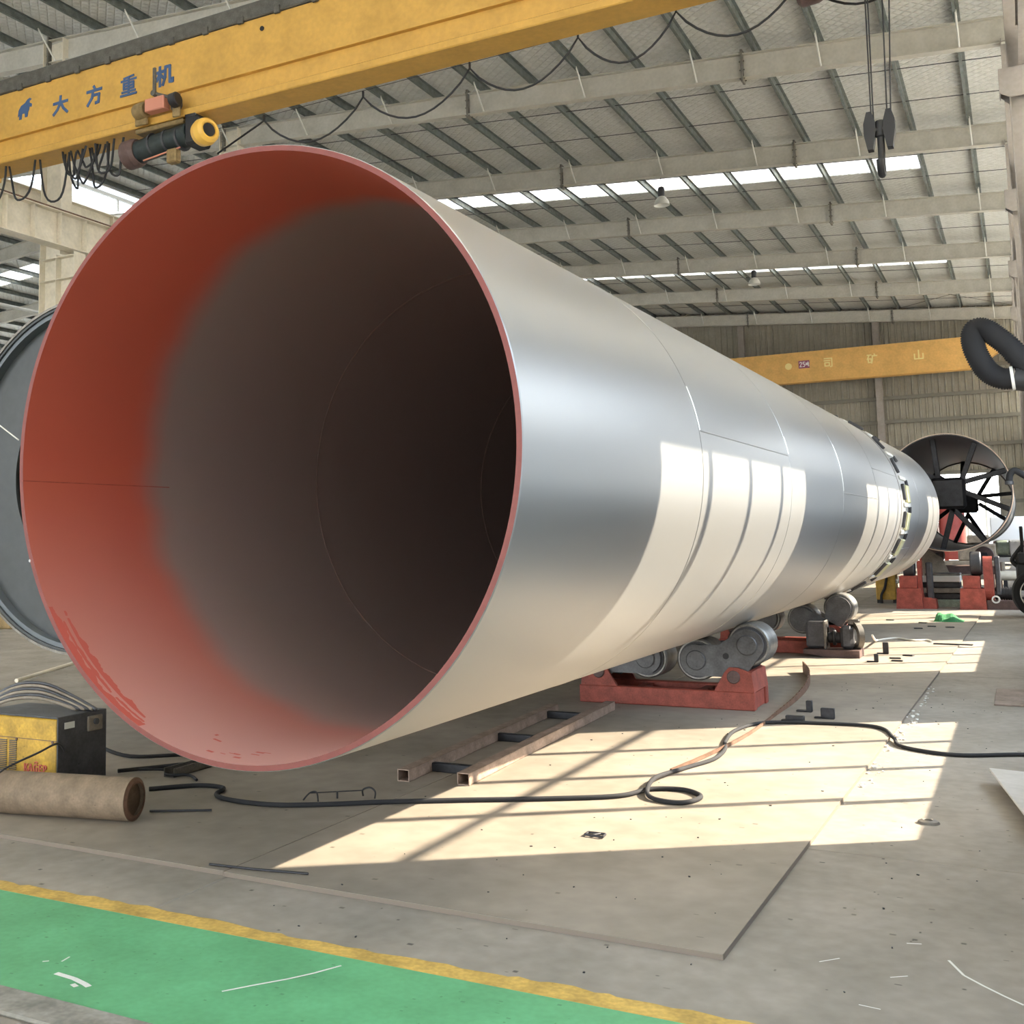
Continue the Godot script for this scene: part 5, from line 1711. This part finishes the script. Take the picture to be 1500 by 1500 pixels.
# ---------------------------------------------------------------- near things on the floor
func build_foreground():
	# pair of box-section rails with cross pieces
	var t := thing("rail_frame", "ladder shaped frame of two rusty square steel tubes lying beside the shell", "steel frame", Vector3(-3.5, 0.035, -8.2))
	for q in [[Vector3(-3.255, 0.075, -6.62), Vector3(-3.415, 0.075, -10.05)], [Vector3(-3.665, 0.075, -6.56), Vector3(-3.83, 0.075, -9.7)]]:
		var d: Vector3 = q[1] - q[0]
		var L := d.length()
		var bs := G.frame(d)
		var m: Vector3 = (q[0] + q[1]) * 0.5
		var g := G.new()
		g.box(m + bs.y * 0.036, Vector3(0.085, 0.006, L), 0.0, bs)
		g.box(m - bs.y * 0.036, Vector3(0.085, 0.006, L), 0.0, bs)
		g.box(m + bs.x * 0.0395, Vector3(0.006, 0.078, L), 0.0, bs)
		g.box(m - bs.x * 0.0395, Vector3(0.006, 0.078, L), 0.0, bs)
		part("square_tube", g, mats["pale_rust"], t)
	for z in [-6.95, -8.2, -9.4]:
		var g := G.new()
		g.box(Vector3(-3.52 - (z + 6.9) * -0.045, 0.065, z), Vector3(0.36, 0.06, 0.05), 0.004)
		part("cross_piece", g, mats["dark_steel"], t)

	# pipe in the left corner
	t = thing("rusty_pipe", "thick dusty brown pipe lying in front of the yellow welding machine", "pipe", Vector3(-6.2, 0, -4.8))
	var a := Vector3(-4.655, 0.124, -5.1)
	var dr := Vector3(-0.98, 0, 0.2).normalized()
	var g := G.new()
	g.hoop(a + dr * 0.012, a + dr * 3.4, 0.122, 0.095, 40)
	part("pipe_body", g, mats["rusty_pipe"], t)
	g = G.new()
	g.lathe([Vector2(0.088, 0.0), Vector2(0.1, 0.0), Vector2(0.122, 0.014)], a, dr, 40)
	part("end_rim", g, mats["rust"], t)
	g = G.new()
	g.cyl(a + dr * 0.03, a + dr * 0.05, 0.094, 30)
	part("end_plug", g, mats["pipe_inside"], t)
	t.position += Vector3(0.102, 0.034, 0.11)

	# yellow welding machine
	t = thing("welding_machine", "yellow and black welding machine standing behind the dusty pipe, cables on its top", "welding machine", Vector3(-5.93, 0, -5.57))
	g = G.new()
	g.span(Vector3(-6.3, 0.05, -5.356), Vector3(-5.572, 0.485, -5.78), 0.012)
	part("yellow_case", g, mats["box_yellow"], t)
	g = G.new()
	g.span(Vector3(-5.575, 0.05, -5.352), Vector3(-5.562, 0.495, -5.785), 0.004)
	g.span(Vector3(-6.305, 0.482, -5.352), Vector3(-5.562, 0.495, -5.785), 0.004)
	part("black_panel", g, mats["graphite"], t)
	for k in 2:
		var x0: float = [-6.09, -6.0][k]
		g = G.new()
		for i in 22:
			g.box(Vector3(x0 + 0.035, 0.325 - 0.012 * i, -5.352), Vector3(0.065, 0.006, 0.006))
		part("louvre", g, mats["graphite"], t)
	g = G.new()
	g.span(Vector3(-6.3, 0.343, -5.353), Vector3(-5.575, 0.347, -5.356))
	for x in [-5.935, -5.61]:
		g.cyl(Vector3(x, 0.337, -5.35), Vector3(x, 0.337, -5.357), 0.009, 10)
	part("case_seam", g, mats["maroon"], t)
	var tm := TextMesh.new()
	var sf := SystemFont.new()
	sf.font_names = PackedStringArray(["Droid Sans"])
	sf.font_weight = 700
	tm.font = sf
	tm.text = "KAGEP"
	tm.font_size = 32
	tm.pixel_size = 0.0021
	tm.depth = 0.004
	var lt := put("lettering", tm, mats["touch_up"], t, true)
	lt.position = Vector3(-5.76, 0.165, -5.352) - t.position
	g = G.new()
	g.pipe(curve([Vector3(-5.765, 0.198, -5.351), Vector3(-5.75, 0.205, -5.351), Vector3(-5.735, 0.197, -5.351)]), 0.004, 5)
	part("lettering_accent", g, mats["touch_up"], t)
	g = G.new()
	g.span(Vector3(-5.56, 0.415, -5.405), Vector3(-5.556, 0.455, -5.49))
	part("rating_plate", g, mats["white_steel"], t)
	g = G.new()
	g.span(Vector3(-5.562, 0.37, -5.60), Vector3(-5.545, 0.468, -5.735), 0.006)
	part("control_panel", g, mats["khaki"], t)
	g = G.new()
	g.cyl(Vector3(-5.546, 0.43, -5.665), Vector3(-5.53, 0.43, -5.665), 0.02, 14)
	part("knob", g, mats["graphite"], t)
	for x in [-6.2, -5.65]:
		for z in [-5.42, -5.72]:
			g = G.new()
			g.cyl(Vector3(x, 0, z), Vector3(x, 0.06, z), 0.03, 12)
			part("foot", g, mats["rubber"], t)
	t.position += Vector3(0.125, 0.035, 0.118)
	t = thing("welding_cables", "bundle of grey welding cables arched over the top of the yellow welding machine", "cable", Vector3(-5.95, 0.495, -5.57))
	for i in 6:
		var o := 0.022 * i
		g = G.new()
		g.pipe(curve([Vector3(-6.42, 0.30 + o, -5.33 - o), Vector3(-6.3, 0.46 + o, -5.37 - o), Vector3(-6.12, 0.56 + o * 0.9, -5.42 - o), Vector3(-5.93, 0.585 + o * 0.7, -5.48 - o), Vector3(-5.78 + o * 0.3, 0.555 + o * 0.3, -5.54 - o), Vector3(-5.66 + o, 0.51, -5.6 - o * 0.6), Vector3(-5.72 + o, 0.507, -5.70)]), 0.011, 7)
		part("cable", g, mats["khaki" if i % 2 == 0 else "graphite"], t)
	t.position += Vector3(0.125, 0.035, 0.118)
	g = G.new()
	g.pipe(curve([Vector3(-5.557, 0.27, -5.42), Vector3(-5.5, 0.35, -5.3), Vector3(-5.47, 0.33, -5.12), Vector3(-5.49, 0.255, -4.82), Vector3(-5.52, 0.1, -4.70), Vector3(-5.54, 0.014, -4.66), Vector3(-5.6, 0.012, -4.6)]), 0.007, 6)
	var tl2 := solo("thin_lead", "thin dark lead slanting from the welding machine down over the dusty pipe", "cable", Vector3(-5.5, 0.012, -4.9), g, mats["graphite"])
	tl2.position += Vector3(0.115, 0.03, 0.115)
	# hoses and angle stock between the welder and the shell
	g = G.new()
	g.pipe(curve([Vector3(-5.6, 0.055, -5.95), Vector3(-5.42, 0.055, -6.2), Vector3(-5.25, 0.055, -6.5), Vector3(-5.3, 0.055, -6.66), Vector3(-5.55, 0.055, -6.62), Vector3(-5.9, 0.055, -6.4), Vector3(-6.4, 0.055, -6.6)]), 0.014, 7)
	solo("floor_hose", "dark hose looped on the floor right behind the welding machine", "hose", Vector3(-5.6, 0.04, -6.4), g, mats["rubber"])
	g = G.new()
	g.pipe(curve([Vector3(-5.5, 0.055, -6.05), Vector3(-5.33, 0.055, -6.12), Vector3(-5.2, 0.055, -6.0), Vector3(-5.05, 0.055, -6.05), Vector3(-4.9, 0.055, -5.95)]), 0.01, 7)
	solo("floor_hose", "short thin hose on the floor in front of the channel offcut by the pipe's end", "hose", Vector3(-5.2, 0.04, -6.0), g, mats["rubber"])
	g = G.new()
	var cb := G.frame(Vector3(0.0, 0, -1))
	g.box(Vector3(-5.19, 0.04, -6.34), Vector3(0.09, 0.006, 0.66), 0.0, cb)
	g.box(Vector3(-5.232, 0.066, -6.34), Vector3(0.006, 0.06, 0.66), 0.0, cb)
	g.box(Vector3(-5.148, 0.066, -6.34), Vector3(0.006, 0.06, 0.66), 0.0, cb)
	solo("channel_offcut", "grey steel channel offcut on the floor between the welder and the shell's mouth", "steel channel", Vector3(-5.19, 0.036, -6.34), g, mats["bare_steel"])
	g = G.new()
	g.pipe([Vector3(-10.45, 0.06, -9.4), Vector3(-11.3, 0.06, -11.2)], 0.025, 8)
	solo("floor_tube", "thin long pale tube on the dark floor below the blue grey shell", "pipe", Vector3(-10.9, 0.035, -10.3), g, mats["runway"])
	g = G.new()
	g.box(Vector3(-18.0, 0.18, -16.0), Vector3(0.6, 0.36, 0.5), 0.03)
	solo("wooden_crate", "small tan crate far back at the left edge under the blue grey shell", "crate", Vector3(-18.0, 0, -16.0), g, mats["tan"])

	# hose across the floor
	var hp := [Vector3(-5.02, 0.05, -5.62), Vector3(-4.8, 0.05, -5.84), Vector3(-4.6, 0.05, -5.85), Vector3(-4.52, 0.05, -5.68), Vector3(-4.35, 0.05, -5.6), Vector3(-4.033, 0.05, -5.608), Vector3(-3.75, 0.05, -5.75), Vector3(-3.47, 0.05, -5.946), Vector3(-3.046, 0.05, -6.202), Vector3(-2.613, 0.05, -6.442), Vector3(-2.247, 0.05, -6.69), Vector3(-2.126, 0.05, -6.951), Vector3(-1.931, 0.05, -7.02), Vector3(-1.792, 0.05, -6.881), Vector3(-1.85, 0.05, -6.681), Vector3(-2.018, 0.05, -6.70), Vector3(-2.109, 0.06, -6.835), Vector3(-2.163, 0.07, -7.194), Vector3(-2.106, 0.05, -7.644), Vector3(-1.999, 0.05, -8.053), Vector3(-2.01, 0.05, -8.448), Vector3(-2.08, 0.05, -8.78), Vector3(-2.12, 0.05, -9.3), Vector3(-1.99, 0.05, -9.763), Vector3(-1.575, 0.05, -9.923), Vector3(-1.13, 0.05, -9.905), Vector3(-0.97, 0.04, -9.50), Vector3(-0.88, 0.027, -9.203), Vector3(-0.516, 0.027, -9.016), Vector3(-0.09, 0.027, -9.22), Vector3(0.5, 0.027, -9.4)]
	g = G.new()
	g.pipe(curve(hp, 8), 0.0145, 8)
	solo("floor_hose", "long black hose winding over the sunlit floor, with a loop near the middle", "hose", Vector3(-2.5, 0.036, -7.0), g, mats["rubber"])
	# curved flat bar standing on its edge
	g = G.new()
	var bp := curve([Vector3(-2.30, 0.04, -13.6), Vector3(-2.13, 0.04, -12.941), Vector3(-2.02, 0.04, -12.08), Vector3(-1.975, 0.04, -11.068), Vector3(-1.985, 0.04, -10.3), Vector3(-1.99, 0.04, -9.2), Vector3(-2.06, 0.04, -8.3), Vector3(-2.16, 0.04, -7.55)], 5)
	for i in range(bp.size() - 1):
		var h := maxf(0.022, 0.12 - 0.17 * i / float(bp.size()))
		var d: Vector3 = bp[i + 1] - bp[i]
		g.box((bp[i] + bp[i + 1]) * 0.5 + Vector3(0, h * 0.5, 0), Vector3(0.014, h, d.length() + 0.004), 0.0, G.frame(d))
	solo("flat_bar", "long curved flat steel bar standing on edge beside the nearest roller stand", "steel bar", Vector3(-2.05, 0.04, -10.5), g, mats["rust"])
	# loose plates at the right
	g = G.new()
	var pb := Basis(Vector3(0, 0, 1), -0.07)
	g.box(Vector3(0.375, 0.062, -7.525), Vector3(1.1, 0.014, 1.5), 0.003, Basis(Vector3.UP, 0.157) * pb)
	solo("loose_plate", "loose pale steel sheet with a lifted edge at the right, casting a dark shadow", "steel plate", Vector3(0.375, 0.012, -7.525), g, mats["pale_plate"])
	g = G.new()
	g.box(Vector3(0.35, 0.02, -12.36), Vector3(1.36, 0.014, 1.16), 0.003)
	solo("loose_plate", "thin reddish steel sheet lying flat farther back at the right edge", "steel plate", Vector3(0.35, 0.012, -12.36), g, mats["dull_plate"])
	# white cable by the driven stand, and a green cloth
	g = G.new()
	g.pipe(curve([Vector3(-1.78, 0.3, -15.7), Vector3(-1.85, 0.16, -16.6), Vector3(-1.95, 0.05, -17.9), Vector3(-1.75, 0.05, -18.3), Vector3(-1.5, 0.05, -18.0), Vector3(-1.32, 0.05, -18.1), Vector3(-1.24, 0.05, -17.9)]), 0.014, 7)
	solo("white_cable", "thin white cable trailing over the floor from the driven roller stand", "cable", Vector3(-1.6, 0.036, -17.5), g, mats["white_cable"])
	g = G.new()
	var n := 14
	var hf := func(i: int, j: int) -> Vector3:
		var u := float(i) / n * 2.0 - 1.0
		var v := float(j) / n * 2.0 - 1.0
		var r := maxf(0.0, 1.0 - u * u - v * v)
		return Vector3(-1.24 + u * 0.24, 0.036 + 0.2 * pow(r, 0.6) * (0.75 + 0.35 * sin(u * 6.0 + v * 4.0) * cos(v * 5.0)) * (0.75 - 0.4 * u), -22.3 + v * 0.3)
	for i in n:
		for j in n:
			var q0: Vector3 = hf.call(i, j); var q1: Vector3 = hf.call(i + 1, j); var q2: Vector3 = hf.call(i + 1, j + 1); var q3: Vector3 = hf.call(i, j + 1)
			g.quadn(q0, q1, q2, q3, Vector3.UP)
	solo("green_cloth", "crumpled green cloth lying on the floor before the far red pedestals", "cloth", Vector3(-1.24, 0.036, -22.3), g, mats["green_cloth"])

# ---------------------------------------------------------------- scraps and offcuts
func build_debris():
	var g: G
	# small angle offcuts
	var sp := [
		[-1.758, -10.6, 0.05, 0.10, 0.06, "small upright steel block on the floor, behind the curved flat bar's middle"],
		[-1.556, -10.271, 0.11, 0.09, 0.05, "larger dark rectangular block near the black hose, right of two smaller ones"],
		[-1.782, -10.018, 0.15, 0.05, 0.06, "low dark offcut lying nearest the black hose, left of the larger block"],
		[-1.662, -16.019, 0.07, 0.15, 0.06, "small upright offcut right of the driven stand, farther of two"],
		[-1.667, -14.969, 0.05, 0.10, 0.05, "small upright offcut right of the driven stand, nearer of two"]]
	for s in sp:
		g = G.new()
		g.box(Vector3(s[0], 0.036 + s[3] * 0.5, s[1]), Vector3(s[2], s[3], s[4]), 0.005)
		g.box(Vector3(s[0] - 0.06, 0.043, s[1]), Vector3(0.1, 0.014, s[4]), 0.003)
		solo("steel_offcut", s[5], "steel offcut", Vector3(s[0], 0.036, s[1]), g, mats["dark_steel"], "offcuts on the floor plates")
	var flat := [
		[-1.45, -15.15, "tiny flat dark scrap right of the driven stand, nearest of the three there"],
		[-1.50, -15.45, "tiny flat dark scrap right of the driven stand, middle one of three"],
		[-1.38, -15.85, "tiny flat dark scrap right of the driven stand, farthest of the three"],
		[-1.60, -20.38, "tiny dark scrap behind the trailing white cable, nearest of the group there"],
		[-1.43, -20.87, "tiny dark scrap behind the white cable, right of its neighbours"],
		[-1.62, -21.64, "tiny dark scrap behind the white cable, halfway to the green cloth"],
		[-1.15, -20.75, "tiny dark scrap behind the white cable, nearest the plate's right edge"],
		[-2.2, -22.2, "tiny dark scrap on the floor before the left far pedestal"],
		[-0.95, -17.6, "thin dark strip of scrap lying across the seam near the plate's right edge"]]
	for i in flat.size():
		g = G.new()
		g.box(Vector3(flat[i][0], 0.044, flat[i][1]), Vector3(0.13 if i < 8 else 0.5, 0.016, 0.07), 0.004, Basis(Vector3.UP, 0.3 * sin(i * 2.3)))
		solo("scrap_piece", flat[i][2], "scrap", Vector3(flat[i][0], 0.036, flat[i][1]), g, mats["dark_steel"], "tiny scraps on the far floor plates")
	# washer-like disc
	g = G.new()
	g.lathe([Vector2(0.022, 0.016), Vector2(0.03, 0.02), Vector2(0.052, 0.012), Vector2(0.058, 0.0), Vector2(0.022, 0.0), Vector2(0.022, 0.016)], Vector3(-0.555, 0.013, -6.93), Vector3.UP, 28)
	solo("washer", "pale round washer lying on the sunlit concrete at the right", "washer", Vector3(-0.555, 0, -6.93), g, mats["bare_steel"])
	g = G.new()
	for q in [[Vector3(-0.05, 0, 0), Vector3(0.05, 0, 0.01)], [Vector3(-0.05, 0, -0.05), Vector3(0.045, 0, -0.05)], [Vector3(-0.05, 0, 0), Vector3(-0.05, 0, -0.05)], [Vector3(0.05, 0, 0.01), Vector3(0.045, 0, -0.05)], [Vector3(-0.01, 0, 0), Vector3(0.02, 0, -0.05)]]:
		g.pipe([Vector3(-2.08, 0.045, -5.78) + q[0], Vector3(-2.08, 0.045, -5.78) + q[1]], 0.007, 6)
	solo("wire_clip", "little twisted wire frame lying on the sunlit plate in the middle of the floor", "scrap", Vector3(-2.08, 0.036, -5.78), g, mats["dark_steel"])
	# wire hooks joined by a rod
	g = G.new()
	g.pipe(curve([Vector3(-4.02, 0.045, -5.76), Vector3(-3.98, 0.10, -5.8), Vector3(-3.93, 0.105, -5.83), Vector3(-3.88, 0.045, -5.78)]), 0.007, 6)
	g.pipe([Vector3(-3.98, 0.10, -5.8), Vector3(-3.62, 0.10, -6.08)], 0.005, 6)
	g.pipe(curve([Vector3(-3.64, 0.045, -6.12), Vector3(-3.63, 0.10, -6.1), Vector3(-3.57, 0.12, -6.12), Vector3(-3.52, 0.09, -6.12), Vector3(-3.5, 0.045, -6.08)]), 0.008, 6)
	g.cyl(Vector3(-3.79, 0.045, -5.94), Vector3(-3.79, 0.1, -5.94), 0.009, 8)
	var wk := solo("wire_hook", "thin black bent wire hooks joined by a rod, under the shell's mouth", "wire", Vector3(-3.78, 0.036, -5.94), g, mats["black"])
	wk.scale = Vector3.ONE * 0.72
	g = G.new()
	g.pipe([Vector3(-3.6, 0.044, -4.47), Vector3(-3.33, 0.044, -4.50), Vector3(-3.07, 0.044, -4.55)], 0.006, 6)
	solo("thin_rod", "thin dark rod lying along the front edge of the floor plates", "rod", Vector3(-3.33, 0.036, -4.5), g, mats["dark_steel"])
	g = G.new()
	g.pipe([Vector3(-4.62, 0.045, -5.18), Vector3(-4.3, 0.045, -5.36)], 0.007, 6)
	solo("short_rod", "short dark rod on the shaded floor to the right of the dusty pipe's end", "rod", Vector3(-4.46, 0.036, -5.27), g, mats["dark_steel"])
	# crumbs of slag and spatter, too many to count
	g = G.new()
	for i in 150:
		var x := rng.randf_range(-3.4, -0.05)
		var z := rng.randf_range(-13.0, -3.95)
		if (x < -2.1 and z < -10.2) or (x > -0.45 and z < -11.6) or (x < -3.15 and z < -6.4) or (x > -0.5 and z < -6.6 and z > -8.6):
			continue
		var on_plate: bool = x < -1.1 and z < -4.5
		if x > -1.15 and x < -0.85:
			continue
		if not on_plate and x < -1.0 and z < -4.35:
			continue
		var s := rng.randf_range(0.003, 0.008)
		g.box(Vector3(x, (0.035 if on_plate else 0.012) + s * 0.3, z), Vector3(s * rng.randf_range(0.8, 2.2), s * 0.7, s), 0.0, Basis(Vector3.UP, rng.randf() * 3.0))
	var m := solo("slag_crumbs", "tiny dark crumbs of slag scattered over the floor", "slag", Vector3(-1.8, 0, -8), g, mats["dark_steel"])
	m.set_meta("kind", "stuff")
	g = G.new()
	for i in 70:
		var z := rng.randf_range(-13.0, -7.5)
		var s := rng.randf_range(0.004, 0.02)
		g.box(Vector3(-0.99 + 0.006 * (z + 8.0) * -1.0 + rng.randf_range(-0.02, 0.09), 0.013 + s * 0.3, z), Vector3(s * 1.6, s * 0.6, s), 0.0, Basis(Vector3.UP, rng.randf() * 3.0))
	m = solo("white_chips", "small white chips swept along the right edge of the floor plates", "chips", Vector3(-0.95, 0, -10), g, mats["white_steel"])
	m.set_meta("kind", "stuff")
